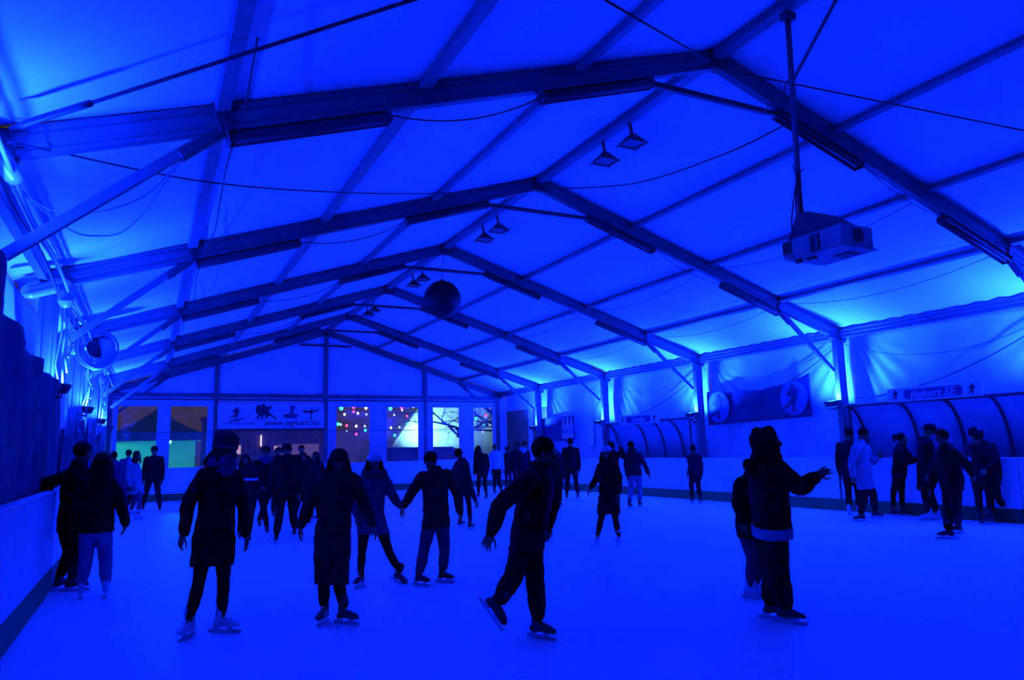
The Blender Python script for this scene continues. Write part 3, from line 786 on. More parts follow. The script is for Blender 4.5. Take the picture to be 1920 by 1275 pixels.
wall_sign(9.58, 2.50, 2.02, 0.29, 'Jégkert SE', 0.235, 'long white sign reading Jégkert SE on the shelter')
wall_sign(19.65, 2.43, 2.15, 0.31, 'Vendég', 0.25, 'small white sign reading Vendég on the far shelter')

# ================================================================== dark banner on the right wall
BAN = mat('dark_blue_banner', (0.03, 0.03, 0.075), 0.55, noise=0.2, nscale=3, bump=0.3, bscale=3)
BANL = mat('banner_pale_disc', (0.10, 0.11, 0.22), 0.55)
BANT = mat('banner_faded_letters', (0.05, 0.055, 0.12), 0.55)
bn = empty('wall_banner', (14.72, 15, 2.15), 'long dark banner with two round emblems hung between right posts', 'banner')
nu, nv = 60, 16
P = np.zeros((nu, nv, 3))
for a, y in enumerate(np.linspace(16.82, 13.05, nu)):
    s = a / (nu - 1)
    zt = 3.09 + 0.04 * s - 0.10 * math.sin(PI * s) ** 1.0 + 0.12 * max(0, s - .75) / .25 + 0.02 * math.sin(s * 20)
    for b in range(nv):
        t = b / (nv - 1)
        P[a, b] = (14.72 - 0.02 * math.sin(s * 9 + t * 3), y, 2.12 + .07 * s + (zt - 2.12 - .07 * s) * t)
grid_obj('cloth', P, BAN, bn, .006)
for y, z in ((16.32, 2.62), (13.55, 2.68)):
    e = np.array([14.68, y, z])
    flat_shape('round_badge', disc(.44, 32), e, RX, UZ, BANL, bn, .006)
    flat_shape('emblem', [(a * .72, b * .72) for a, b in SKATER], e + np.array([-.012, 0, .0]), RX, UZ, INK, bn)
rb = random.Random(3)
for row, (z, y0, y1) in enumerate(((2.80, 15.72, 14.15), (2.62, 15.65, 14.25), (2.30, 15.55, 14.7))):
    y = y0
    while y > y1:                                 # faded handwriting, too worn to read
        hgt = rb.uniform(.05, .13) if row < 2 else rb.uniform(.04, .08)
        wdt = rb.uniform(.03, .08); sl = rb.uniform(-.3, .3)
        flat_shape('faded_letter', [(-wdt / 2, 0), (-wdt / 2 + .018, 0), (sl * hgt + .012, hgt), (wdt / 2, .01), (wdt / 2 + .016, .01), (sl * hgt + .02, hgt + .02), (sl * hgt - .01, hgt + .02)], (14.685, y, z - .05 + rb.uniform(-.02, .02) + (15.7 - y) * .03), RX, UZ, BANT, bn, .004)
        y -= rb.uniform(.09, .17)

# ================================================================== price board near the far right corner
mb = empty('price_board', (14.72, 25.75, 1.85), 'dark price board with pale drink bottles on the right wall', 'board')
box('panel', (14.72, 25.75, 2.33), (.04, 2.62, .96), mat('price_board_navy', (.03, .04, .10), .5), mb, .01)
BOTTLE = [(-.11, -.42), (.11, -.42), (.13, .0), (.06, .22), (.05, .42), (-.05, .42), (-.06, .22), (-.13, .0)]
for k, (dy, s) in enumerate(((.55, .9), (.86, 1.02), (1.14, .92))):
    flat_shape('bottle_print', [(a * s, b * s) for a, b in BOTTLE], (14.695, 25.75 - dy, 2.33), RX, UZ, SIGNW, mb)
    flat_shape('bottle_label', rrect(.12, .22, .03), (14.688, 25.75 - dy, 2.24), RX, UZ, SIGND, mb)
for r_ in range(6):
    flat_shape('price_line', rrect(.34, .03, .01), (14.695, 25.75 - .05, 2.68 - r_ * .12), RX, UZ, BANL, mb)
    flat_shape('price_line', rrect(.40, .03, .01), (14.695, 25.75 + .75, 2.68 - r_ * .12), RX, UZ, BANL, mb)
pst = tag(box('poster', (14.93, 23.6, 2.1), (.015, .42, .95), SIGNW), 'narrow pale poster beside the price board', 'poster')

# ================================================================== web address banner on the far gable
wbn = empty('web_banner', (4.47, 30.86, 2.58), 'white banner with the web address www.jegkert.hu and sport figures', 'banner')
GXv, yB = np.array([1.0, 0, 0]), 30.86
box('cloth', (4.47, yB, 3.12), (4.12, .02, 1.0), SIGNW, wbn, .004)
box('bottom_roller', (4.47, yB, 2.58), (4.2, .06, .08), BLACK, wbn, .01)
tube('fold_line', [(2.45, yB - .014, 3.36), (6.5, yB - .014, 3.32)], .008, SIGND, wbn, 5)
text_mesh('lettering', 'www.jegkert.hu', .34, (5.22, yB - .014, 2.84), GXv, UZ, INK, wbn, .25, .004, .003)
text_mesh('lettering', 'www.jegkertse.hu', .17, (3.18, yB - .014, 2.84), GXv, UZ, SIGND, wbn, .25, .004)
def bshape(nm, pts, x, z, s, m=INK): return flat_shape(nm, [(a * s, b * s) for a, b in pts], (x, yB - .016, z), GXv, UZ, m, wbn, .004)
bshape('emblem', SKATER, 3.10, 3.22, .52)
bshape('emblem_arc', [(-.45, -.12), (-.2, -.05), (.1, -.06), (.45, .12), (.47, .04), (.12, -.14), (-.2, -.14), (-.44, -.2)], 3.10, 3.0, .6)
HOCK = [(-.5, .1), (-.42, .42), (-.28, .5), (-.18, .38), (-.1, .55), (.06, .56), (.12, .40), (.3, .36), (.48, .45), (.5, .26), (.32, .2), (.36, .0), (.5, -.1), (.85, -.40), (.82, -.46), (.5, -.24), (.3, -.22), (.22, -.40), (.12, -.38), (.12, -.2), (.0, -.18), (-.05, -.46), (-.14, -.44), (-.12, -.18), (-.3, -.36), (-.5, -.44), (-.46, -.36), (-.3, -.2), (-.38, -.08)]
bshape('hockey_players', HOCK, 4.12, 3.26, .62)
bshape('oval_logo', disc(.5, 24, .34), 5.18, 3.12, .62, SIGND)
bshape('logo_bird', [(-.1, -.3), (.1, -.3), (.12, .0), (.25, .15), (.2, .3), (.02, .34), (-.1, .2), (-.22, .16), (-.1, .08)], 5.22, 3.38, .55, SIGND)
bshape('dancer', [(-.55, .12), (-.42, .24), (-.3, .14), (-.05, .16), (.05, .40), (.09, .40), (.06, .16), (.3, .2), (.6, .38), (.62, .33), (.3, .1), (.1, -.02), (.06, -.5), (-.02, -.5), (0, .0), (-.3, .04), (-.45, .02)], 5.98, 3.24, .58)

# ================================================================== wooden entrance seen under the banner
en = empty('entrance_hut', (4.5, 33.2, 0), 'wooden hut front seen through the opening below the banner', 'hut')
for k in range(24):
    box('plank', (2.0 + k * .22 + .1, 33.2 + .008 * (k % 2), 1.6), (.21, .035, 3.2), WOOD, en)
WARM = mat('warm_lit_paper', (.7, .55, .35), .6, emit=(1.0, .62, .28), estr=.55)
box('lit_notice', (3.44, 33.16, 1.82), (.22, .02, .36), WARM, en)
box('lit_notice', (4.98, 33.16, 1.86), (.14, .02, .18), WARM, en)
box('lit_window', (5.95, 33.16, 1.7), (1.7, .02, .62), mat('dim_warm_window', (.4, .28, .18), .5, emit=(.9, .5, .25), estr=.10), en)
tube('lamp_tube', [(4.35, 33.1, 1.95), (4.35, 33.1, 2.42)], .025, mat('white_tube_glow', (.9, .9, .85), .4, emit=(1, .9, .75), estr=1.6), en, 8)
box('lintel', (4.5, 33.14, 3.1), (5.2, .08, .12), WOOD, en)

# ================================================================== outside: market tents, white marquee, tree, bulbs, van
TEAL = mat('green_tent_canvas', (.05, .30, .26), .7, noise=.15, nscale=2)
def market_tent(xc, yc, hw, zv, zp, label, lampw, val=True):
    t = empty('market_tent', (xc, yc, 0), label, 'market tent', 'market tents outside the windows')
    c = [np.array([xc + a * hw, yc + b * hw, zv]) for a, b in ((-1, -1), (1, -1), (1, 1), (-1, 1))]
    pk = np.array([xc, yc, zp])
    for i in range(4):
        j = (i + 1) % 4
        n = np.array([0, 0, .015])
        P = np.array([[c[i] + (c[j] - c[i]) * u + (pk - (c[i] + (c[j] - c[i]) * u)) * v + np.array([0, 0, -.18 * math.sin(PI * v) * .5]) for v in np.linspace(0, 1, 7)] for u in np.linspace(0, 1, 9)])
        grid_obj('canopy', P, TEAL, t, .01)
        d = unit(c[j] - c[i])
        box('valance', (c[i] + c[j]) / 2 + np.array([0, 0, -.17]), (2 * hw, .012, .34), TEAL, t, 0, ex=d, ey=np.cross(d, (0, 0, 1)))
        bar('tent_leg', (c[i][0], c[i][1], 0), (c[i][0], c[i][1], zv), .05, .05, ALU, t)
    flat_shape('valance_print', rrect(.9, .14, .04), (xc + .2, yc - hw - .012, zv - .17), (1, 0, 0), UZ, BANL, t)
    box('counter', (xc, yc - hw + .4, .55), (1.6 * hw, .4, 1.1), WOOD, t, .02)
    box('back_sheet', (xc, yc + hw - .05, zv / 2), (2 * hw - .1, .02, zv), mat('pale_tent_sheet', (.55, .6, .55), .7), t)
    hd = empty('hanging_lamp', (xc - origin_of(t)[0] + .3 * hw, -.4, zv - .35 - 0.0)); hd.parent = t
    v, f = ellipsoid_geo((xc + .3 * hw, yc - .4, zv - .32), (.09, 0, 0), (0, .09, 0), (0, 0, .12), 12, 8)
    mesh_obj('lamp_globe', v, f, mat('teal_lamp_globe', (.4, .9, .8), .4, emit=(.15, 1.0, .85), estr=7.0), t, True)
    bpy.data.objects.remove(hd)
    ld = bpy.data.lights.new('stall_lamp', 'POINT'); ld.energy = lampw; ld.color = (.04, 1.0, .72); ld.shadow_soft_size = .12
    lo = bpy.data.objects.new('stall_lamp', ld); col.objects.link(lo); lo.parent = t
    lo.location = (.3 * hw, -.65, zv - .35)
    return t
market_tent(0.35, 36.6, 1.75, 2.62, 3.75, 'green market tent in the middle of the two left windows', 170)
market_tent(-3.6, 37.2, 1.8, 2.75, 3.9, 'green market tent beyond the left edge of the left window', 300)
frc = empty('crate_stack', (1.3, 36, 0))
bpy.data.objects.remove(frc)

MARQ = mat('white_marquee_canvas', (.85, .9, .88), .7, noise=.05, nscale=2)
mq = empty('white_marquee', (15.6, 43.0, 0), 'white floodlit marquee behind the bare branches', 'marquee')
mcs = [np.array(p) for p in ((12.1, 40.0, 1.5), (22.5, 40.0, 1.5), (22.5, 47.0, 1.5), (12.1, 47.0, 1.5))]
mpk = np.array([17.3, 43.5, 7.4])
for i in range(4):
    j = (i + 1) % 4
    P = np.array([[mcs[i] + (mcs[j] - mcs[i]) * u + (mpk - (mcs[i] + (mcs[j] - mcs[i]) * u)) * v for v in np.linspace(0, 1, 8)] for u in np.linspace(0, 1, 10)])
    grid_obj('roof_cloth', P, MARQ, mq, .01)
    d = unit(mcs[j] - mcs[i]); L = np.linalg.norm(mcs[j] - mcs[i])
    box('side_cloth', (mcs[i] + mcs[j]) / 2 - np.array([0, 0, .80]), (L, .02, 1.62), MARQ, mq, 0, ex=d, ey=np.cross(d, (0, 0, 1)))
fl = empty('yard_floodlight', (13.5, 38.3, 3.4), 'glaring white floodlight outside the brightest window', 'floodlight')
v, f = ellipsoid_geo((13.46, 38.3, 3.33), (.16, 0, 0), (0, .05, 0), (0, 0, .13), 16, 8)
mesh_obj('lens', v, f, mat('flood_white', (1, 1, 1), .3, emit=(.95, 1.0, .92), estr=5.0), fl, True)
box('housing', (13.46, 38.36, 3.33), (.40, .08, .32), BLACK, fl, .02)
bar('pole', (13.46, 38.42, 0), (13.46, 38.42, 3.4), .06, .06, STEEL, fl)
ld = bpy.data.lights.new('flood_beam', 'SPOT'); ld.energy = 1500; ld.color = (.30, .88, 1.0); ld.shadow_soft_size = .15; ld.spot_size = math.radians(140); ld.spot_blend = .8
lo = bpy.data.objects.new('flood_beam', ld); col.objects.link(lo); lo.parent = fl; lo.location = (0.2, .35, .1)
lo.rotation_euler = Vector((-.35, -1.0, 0.0)).to_track_quat('Z', 'Y').to_euler()

BARK = mat('dark_bark', (.04, .035, .03), .9, noise=.3, nscale=10)
def bare_tree(base, h, seed, label, lean, spread=1.0):
    r_ = random.Random(seed)
    V, F = [], []
    def add(pts, rad):
        v, f = sweep_geo(pts, rad, 5, False); o = sum(len(a) for a in V); V.append(v); F.extend([tuple(i + o for i in q) for q in f])
    def grow(p, d, L, r, lev):
        pts = [np.array(p)]
        dd = np.array(d)
        for k in range(5):
            dd = unit(dd + np.array([r_.uniform(-.22, .22), r_.uniform(-.22, .22), r_.uniform(-.12, .16)]))
            q_ = pts[-1] + dd * L / 5; q_[1] = max(q_[1], 32.2 + .1 * k); pts.append(q_)
        add(pts, np.linspace(r, r * .45, 6))
        if lev > 0:
            for k in range(4 if lev > 1 else 5):
                q = pts[r_.randint(2, 5)]
                nd = unit(dd * .6 + np.array([r_.uniform(-1, 1), r_.uniform(-.7, .7), r_.uniform(-.35, .6)]) * spread)
                grow(q, nd, L * r_.uniform(.5, .75), r * .45, lev - 1)
    t = empty('bare_tree', base, label, 'tree', 'bare trees outside')
    tr = [np.array(base), np.array(base) + np.array([lean[0] * .3, lean[1] * .3, h * .35]), np.array(base) + np.array([lean[0], lean[1], h * .55])]
    tube('trunk', catmull(tr, 5), np.linspace(.16, .10, 11), BARK, t, 9)
    for k in range(5):
        a = r_.uniform(0, 6.28)
        grow(tr[2] - np.array([0, 0, r_.uniform(0, .5)]), unit([math.cos(a) - .4, math.sin(a) * .6, r_.uniform(-.05, .7)]), h * .42, .06, 3)
    o = mesh_obj('branches', np.vstack(V), F, BARK, t)
    o['kind'] = 'stuff'
    return t
bare_tree((14.9, 35.2, 0), 5.0, 5, 'bare dark tree spreading branches across the right windows', (-.6, .2))
bare_tree((17.6, 36.2, 0), 5.5, 11, 'bare dark tree farther right outside the last window', (-.4, .1))

BULB = {'green': (.02, 1.0, .55), 'red': (1.0, .03, .10), 'amber': (1.0, .42, .06), 'white': (1.0, .8, .5), 'blue': (.15, .25, 1.0)}
def bulb_mat(c): return mat('bulb_' + c, tuple(.3 + .5 * a for a in BULB[c]), .4, emit=BULB[c], estr=9.0)
def light_string(pts, bulbs, label):
    t = empty('light_string', pts[0], label, 'string lights', 'strings of coloured bulbs outside')
    tube('wire', catmull(pts, 6), .006, CABLE, t, 5)
    for (p, c, r) in bulbs:
        v, f = ellipsoid_geo(p, (r, 0, 0), (0, r, 0), (0, 0, r * 1.2), 10, 7)
        b = mesh_obj('bulb', v, f, bulb_mat(c), t, True)
        box('socket', np.array(p) + np.array([0, 0, r * 1.5]), (r * .8, r * .8, r * 1.0), CABLE, b)
def px_bulbs(L, Y): return [(at_y(x, y, Y), c, r) for x, y, c, r in L]
S1 = px_bulbs([(640, 765, 'green', .085), (663, 763, 'red', .075), (686, 765, 'amber', .065), (732, 766, 'green', .08), (753, 764, 'red', .065), (775, 762, 'amber', .06)], 32.6)
S2 = px_bulbs([(646, 777, 'white', .05), (663, 772, 'red', .05), (671, 775, 'white', .05), (687, 777, 'blue', .045), (739, 778, 'blue', .045), (754, 769, 'white', .04), (763, 780, 'red', .045), (892, 785, 'green', .06), (911, 779, 'red', .06), (929, 770, 'amber', .055)], 34.0)
S3 = px_bulbs([(634, 795, 'green', .07), (639, 796, 'blue', .05), (650, 798, 'red', .06), (668, 799, 'white', .055), (684, 799, 'blue', .05), (733, 802, 'white', .05), (749, 801, 'blue', .05), (764, 795, 'green', .06), (872, 787, 'white', .05), (907, 796, 'green', .05), (918, 797, 'blue', .05)], 35.5)
S4 = px_bulbs([(650, 808, 'blue', .04), (668, 814, 'red', .06), (685, 807, 'green', .06), (724, 811, 'red', .055), (740, 816, 'green', .06), (760, 810, 'blue', .05), (905, 809, 'blue', .05), (926, 813, 'white', .06)], 37.0)
for S, w in ((S1, 'nearest row with large green, red and amber bulbs'), (S2, 'second row of small bulbs below the large ones'), (S3, 'third row of coloured bulbs at mid window height'), (S4, 'lowest row of coloured bulbs outside')):
    P = [np.array(p) + np.array([0, 0, r * 2]) for p, c, r in S]
    light_string([P[0] - np.array([1.2, 0, -.1])] + P + [P[-1] + np.array([1.2, 0, .1])], S, 'string of lights, ' + w)

# parked van: its roof and windows show at the bottom of the panes
VAN = mat('dark_van_paint', (.03, .035, .05), .3, spec=.6)
vn = empty('parked_van', (12.2, 36.3, 0), 'dark parked van behind the two middle windows', 'van')
body = [(-2.2, .35), (2.15, .35), (2.2, .9), (2.1, 1.62), (1.9, 1.78), (-1.4, 1.80), (-1.75, 1.72), (-2.15, 1.0)]
v, f = extrude_geo([(a, b) for a, b in body], (12.2, 35.5, 0), (12.2, 37.2, 0), (1, 0, 0), (0, 0, 1)); fix_normals(mesh_obj('body', v, f, VAN, vn))
for x0, x1 in ((-1.55, -.5), (-.35, .75), (.9, 1.9)):
    box('side_window', (12.2 + (x0 + x1) / 2, 35.495, 1.38), (x1 - x0, .012, .46), LENS_OFF, vn, 0)
for x in (-1.35, 1.4):
    for y in (35.6, 37.1):
        v, f = sweep_geo([(12.2 + x, y - .1, .33), (12.2 + x, y + .1, .33)], .33, 18, False); mesh_obj('wheel', v, f, BLACK, vn)

# ================================================================== people
class Acc:
    def __init__(s): s.V, s.F, s.n = [], [], 0
    def add(s, g):
        v, f = g
        s.V.append(np.asarray(v, float)); s.F += [tuple(i + s.n for i in q) for q in f]; s.n += len(v)
        return s

def cloth(name, c, rough=0.9, bump=0.5): return mat('cloth_' + name, c, rough, spec=0.15, noise=0.25, nscale=9, bump=bump, bscale=16)
CL = {'black': (.007, .007, .008), 'navy': (.011, .012, .018), 'char': (.014, .014, .016), 'brown': (.020, .016, .018), 'grey': (.075, .075, .085), 'white': (.50, .50, .53), 'pale': (.22, .22, .26),
      'jeans': (.04, .045, .07), 'ljeans': (.13, .14, .20), 'purple': (.06, .035, .08), 'scarf': (.07, .07, .095), 'greenlit': (.03, .06, .012), 'hat': (.022, .015, .03)}  # the beanie's green is backlight put into the cloth colour
def CM(k): return cloth(k, CL[k])
SKIN = mat('skin', (.20, .10, .035), .6, spec=.3, noise=.1, nscale=20)
HAIR = mat('dark_hair', (.008, .007, .006), .8, spec=.1, bump=.6, bscale=60, stretch=(1, 1, .15))
HAIRB = mat('brown_hair', (.022, .015, .011), .8, spec=.1, bump=.6, bscale=60, stretch=(1, 1, .15))
BOOTW = mat('white_skate_leather', (.50, .50, .53), .45)
BOOTB = mat('black_skate_leather', (.015, .015, .018), .45)
BLADE = mat('skate_blade_steel', (.45, .45, .48), .3, metal=.8)
FUR = mat('dark_fur', (.03, .028, .03), .95, bump=1.0, bscale=70)
EYE = mat('eye_dark', (.03, .03, .03), .4)

BAKES = []
def bake(name, acc, voxel, m, parent, org, smooth=3, dec=None, wrinkle=0.0):
    """closed overlapping pieces -> one continuous skin; all of them are evaluated together in finish_bakes()"""
    me = bpy.data.meshes.new(name)
    v = np.vstack(acc.V) - org
    me.from_pydata([tuple(p) for p in v.tolist()], [], acc.F)
    me.update()
    o = link_mesh(name, me, m, parent, org)
    r = o.modifiers.new('r', 'REMESH'); r.mode = 'VOXEL'; r.voxel_size = voxel; r.use_smooth_shade = True
    if smooth:
        s = o.modifiers.new('s', 'SMOOTH'); s.factor = .5; s.iterations = smooth
    if dec:
        d = o.modifiers.new('d', 'DECIMATE'); d.ratio = dec
    BAKES.append((o, m, wrinkle))
    return o
def finish_bakes():
    bpy.context.view_layer.update()
    dg = bpy.context.evaluated_depsgraph_get()
    for o, m, wrinkle in BAKES:
        out = bpy.data.meshes.new_from_object(o.evaluated_get(dg))
        if wrinkle:
            n = len(out.vertices); co = np.zeros(n * 3); out.vertices.foreach_get('co', co); co = co.reshape(-1, 3)
            no = np.zeros(n * 3); out.vertices.foreach_get('normal', no); no = no.reshape(-1, 3)
            p = co * 17.0
            w = np.sin(p[:, 2] * 2.1 + 1.8 * np.sin(p[:, 0] * 1.1 + p[:, 1])) * np.sin(p[:, 0] * 1.3 - p[:, 1] * 1.7 + p[:, 2] * .6)
            co += no * (w * wrinkle)[:, None]
            out.vertices.foreach_set('co', co.ravel()); out.update()
        out.materials.clear(); out.materials.append(m)
        out.polygons.foreach_set('use_smooth', [True] * len(out.polygons))
        o['_m'] = out.name
        BAKED.append((o, out))
    for o, out in BAKED:
        old = o.data; o.modifiers.clear(); o.data = out; out.name = o.name
        del o['_m']
        if old.users == 0: bpy.data.meshes.remove(old)
BAKED = []

def limb(acc, pts, rad, n=12):
    p = catmull(pts, 5); k = len(p)
    r = np.interp(np.linspace(0, len(rad) - 1, k), np.arange(len(rad)), rad)
    acc.add(sweep_geo(p, r, n, True))

def person(label, base, top, face=0, H=None, jacket='black', hem=.12, bulk=1.0, legs='black', legw=1.0, skate='black', hat=None, hatc='hat', hair='short', hairm=None, scarf=None, fur=False,
           hood=False, headyaw=0, nod=0, group='skaters on the ice', pants=True, skirt=None, band=None, toes=None, backpack=False, belt=False, child=False, **J):
    """base: image point of the ground between the feet; top: image y of the head top; face: 0 toward the viewer, 90 to image right, 180 away"""
    B = on_ice(*base)
    dep = depth_of(B)
    if H is None:
        lo, hi = 0.5, 2.3
        for _ in range(30):
            mid = (lo + hi) / 2
            P = B + np.array([0, 0, mid]); d = P - CAM
            y = 637.5 - FPX * (d @ UPV) / (d @ FWD)
            if y > top: lo = mid
            else: hi = mid
        H = lo
    # body axes
    n_ = unit([CAM[0] - B[0], CAM[1] - B[1], 0]); r_ = np.array([-n_[1], n_[0], 0.0])
    if r_ @ RGT < 0: r_ = -r_
    def azi(a): a = math.radians(a); return n_ * math.cos(a) + r_ * math.sin(a)
    f = azi(face); s = np.array([f[1], -f[0], 0.0])
    if s @ r_ < 0: s = -s
    Z = np.array([0, 0, 1.0])
    j = {}
    def D(k, u, v, w=0.0): j[k] = B + s * (u * H) + Z * (v * H) + f * (w * H)
    D('hd', 0, .935, .012); D('nk', 0, .838)
    for sd, q in (('l', -1), ('r', 1)):
        D('s' + sd, q * .102, .815); D('e' + sd, q * .128, .635, -.01); D('w' + sd, q * .132, .48, .035)
        D('p' + sd, q * .048, .525); D('k' + sd, q * .052, .285, .02); D('f' + sd, q * .055, 0.0)
    def place(k, v):
        dd = depth_of(j[k]) - (v[2] if len(v) > 2 else 0.0)
        j[k] = at_depth(v[0], v[1], dd)
    if 'hp' in J:
        pc0 = (j['pl'] + j['pr']) / 2
        dd = depth_of(pc0) - (J['hp'][2] if len(J['hp']) > 2 else 0)
        sh_ = at_depth(J['hp'][0], J['hp'][1], dd) - pc0
        for k in ('pl', 'pr'): j[k] = j[k] + sh_
        for k in ('nk', 'hd', 'sl', 'sr', 'el', 'er', 'wl', 'wr'): j[k] = j[k] + sh_
        for k in ('kl', 'kr'): j[k] = j[k] + sh_ * .5
    if 'nk' in J:
        old = j['nk'].copy(); place('nk', J['nk']); sh_ = j['nk'] - old
        for k in ('hd', 'sl', 'sr'): j[k] = j[k] + sh_
        for k in ('el', 'er', 'wl', 'wr'): j[k] = j[k] + sh_ * .9
    for k in ('hd', 'sl', 'sr', 'el', 'er', 'wl', 'wr', 'pl', 'pr', 'kl', 'kr'):
        if k in J: place(k, J[k])
    if ('sl' in J or 'sr' in J):                                   # given points are the outline: go in by the sleeve radius
        mid_ = (j['sl'] + j['sr']) / 2
        for k in ('sl', 'sr'): j[k] = j[k] + (mid_ - j[k]) * .20 - Z * .020 * H
    if ('sl' in J or 'sr' in J) and 'nk' not in J: j['nk'] = (j['sl'] + j['sr']) / 2 + Z * .035 * H
    for sd in 'lr':
        k = 'f' + sd
        if k in J:
            v = J[k]
            if len(v) > 2: j[k] = at_depth(v[0], v[1], dep - v[2])
            else:
                g = on_ice(v[0], v[1]); dd = min(max(depth_of(g), dep - .45), dep + .45)
                j[k] = at_depth(v[0], v[1], dd)
            if j[k][2] < 0.03: j[k][2] = 0.0
            if 'k' + sd not in J:
                j['k' + sd] = (j['p' + sd] + j[k]) / 2 + f * .03 * H + Z * .03 * H
    pitch = {'l': J.get('pl_', 0), 'r': J.get('pr_', 0)}
    toes = toes or (face, face)
    for sd, ta in zip('lr', toes):
        td = azi(ta); a = math.radians(J.get('tp' + sd, 0))
        j['t' + sd] = td * math.cos(a) - Z * math.sin(a)         # positive: toe down
        upv = Z * math.cos(a) + td * math.sin(a)
        j['u' + sd] = upv
        j['a' + sd] = j['f' + sd] + upv * (.055 + .045 * H)
    org = np.array([B[0], B[1], 0.0])
    root = empty('person', org, label, 'person', group)
    vox = min(max(dep * .00095, .0065), .015)
    pc = (j['pl'] + j['pr']) / 2; nk = j['nk']
    u = unit(nk - pc); L = np.linalg.norm(nk - pc)
    sx = unit(s - u * (s @ u)); fx = np.cross(u, sx)
    if fx @ f < 0: fx = -fx
    shw = max(np.linalg.norm(j['sr'] - j['sl']) / 2, .085 * H)
    # ---------------- body: one continuous mesh
    A = Acc()
    rings = []
    for t, w, d in ((-.12, .070, .055), (0, .085, .062), (.3, .075, .055), (.55, .082, .060), (.78, .092, .062), (.93, .075, .050), (1.04, .036, .036)):
        rings.append(ring(pc + u * L * t, sx, fx, min(w * H, shw * (.8 if t < .9 else .6)) if t > .5 else w * H, d * H, 16))
    A.add(rings_geo(rings))
    hc = j['hd']
    hf = unit(azi(face + headyaw) * math.cos(math.radians(nod)) - Z * math.sin(math.radians(nod)))
    hu0 = unit(Z * .8 + u * .3); hu = unit(hu0 - hf * (hu0 @ hf)); hs = np.cross(hu, hf)
    limb(A, [nk - u * .03 * H, nk + (hc - nk) * .45 - hf * .008 * H, hc - hu * .02 * H - hf * .012 * H], [.036 * H, .031 * H, .030 * H])
    A.add(ellipsoid_geo(hc + hu * .012 * H - hf * .006 * H, hs * .045 * H, hf * .055 * H, hu * .054 * H))        # cranium
    A.add(ellipsoid_geo(hc - hu * .026 * H + hf * .012 * H, hs * .034 * H, hf * .038 * H, hu * .040 * H))        # jaw and chin
    A.add(ellipsoid_geo(hc - hu * .008 * H + hf * .056 * H, hs * .0075 * H, hf * .013 * H, hu * .016 * H, 8, 6))  # nose
    A.add(ellipsoid_geo(hc + hu * .012 * H + hf * .042 * H, hs * .030 * H, hf * .010 * H, hu * .006 * H, 10, 6))  # brow
    A.add(ellipsoid_geo(hc - hu * .031 * H + hf * .046 * H, hs * .013 * H, hf * .007 * H, hu * .005 * H, 10, 6))  # lips
    for q in (-1, 1): A.add(ellipsoid_geo(hc + hs * q * .046 * H - hu * .004 * H - hf * .004 * H, hs * .006 * H, hf * .011 * H, hu * .017 * H, 8, 6))
    for sd in 'lr':
        S_, E_, W_ = j['s' + sd], j['e' + sd], j['w' + sd]
        limb(A, [S_ - u * .016 * H, (S_ + E_) / 2, E_, (E_ + W_) / 2, W_], [.026 * H, .024 * H, .021 * H, .020 * H, .016 * H])
        hd_ = J.get('h' + sd)
        fd = unit(W_ - E_)
        if hd_ is not None: fd = unit(at_depth(hd_[0], hd_[1], depth_of(W_)) - W_)
        inw = unit((pc - W_) - fd * ((pc - W_) @ fd)); sp = np.cross(fd, inw)
        if sp @ f < 0: sp = -sp                                   # thumb side looks forward
        pm = W_ + fd * .028 * H
        A.add(ellipsoid_geo(pm, sp * .024 * H, inw * .011 * H, fd * .034 * H, 12, 8))
        fr = max(.0048 * H, vox * .95)
        for i, (o_, ln) in enumerate(((-.018, .036), (-.006, .042), (.006, .045), (.018, .040))):
            b0 = W_ + fd * .046 * H + sp * o_ * H
            limb(A, [b0 - fd * .01 * H, b0 + fd * ln * .55 * H + sp * o_ * .25 * H + inw * .005 * H, b0 + fd * ln * .85 * H + sp * o_ * .3 * H + inw * .020 * H], [fr * 1.05, fr, fr * .8], 7)
        b0 = W_ + fd * .016 * H + sp * .018 * H
        limb(A, [b0, b0 + sp * .018 * H + fd * .018 * H + inw * .008 * H, b0 + sp * .024 * H + fd * .038 * H + inw * .014 * H], [fr * 1.25, fr * 1.1, fr * .85], 7)
        limb(A, [j['p' + sd], (j['p' + sd] + j['k' + sd]) / 2, j['k' + sd], j['k' + sd] * .6 + j['a' + sd] * .4, j['a' + sd]], [.042 * H, .036 * H, .023 * H, .022 * H, .017 * H])
    near = dep < 11
    bake('body', A, vox, SKIN, root, org, 2, .45 if near else .6)
    if near and abs(((face + headyaw + 180) % 360) - 180) < 100:
        for q in (-1, 1):
            v, ff = ellipsoid_geo(hc + hs * q * .0165 * H + hu * .003 * H + hf * .044 * H, hs * .0065 * H, hf * .006 * H, hu * .0045 * H, 10, 6)
            mesh_obj('eye', v, ff, EYE, root, True)
    # ---------------- trousers
    lw = legw
    T = Acc()
    T.add(rings_geo([ring(pc + u * L * t, sx, fx, w * H, d * H, 16) for t, w, d in ((-.22, .070, .062), (-.05, .094, .074), (.12, .092, .072), (.22, .085, .066))]))
    for sd in 'lr':
        hp, kn, an = j['p' + sd], j['k' + sd], j['a' + sd]
        limb(T, [hp, hp * .5 + kn * .5, kn, kn * .5 + an * .5, an + j['u' + sd] * .03 * H], [.056 * H, .050 * H * (.5 + .5 * lw), .038 * H * lw, .037 * H * lw, .030 * H * lw], 14)
    if pants: bake('trousers', T, vox * 1.1, CM(legs), root, org, 3, None if dep < 12 else .7, .003)
    # ---------------- jacket
    b = bulk
    C_ = Acc()
    rings = []
    shw = max(np.linalg.norm(j['sr'] - j['sl']) / 2, .085 * H)
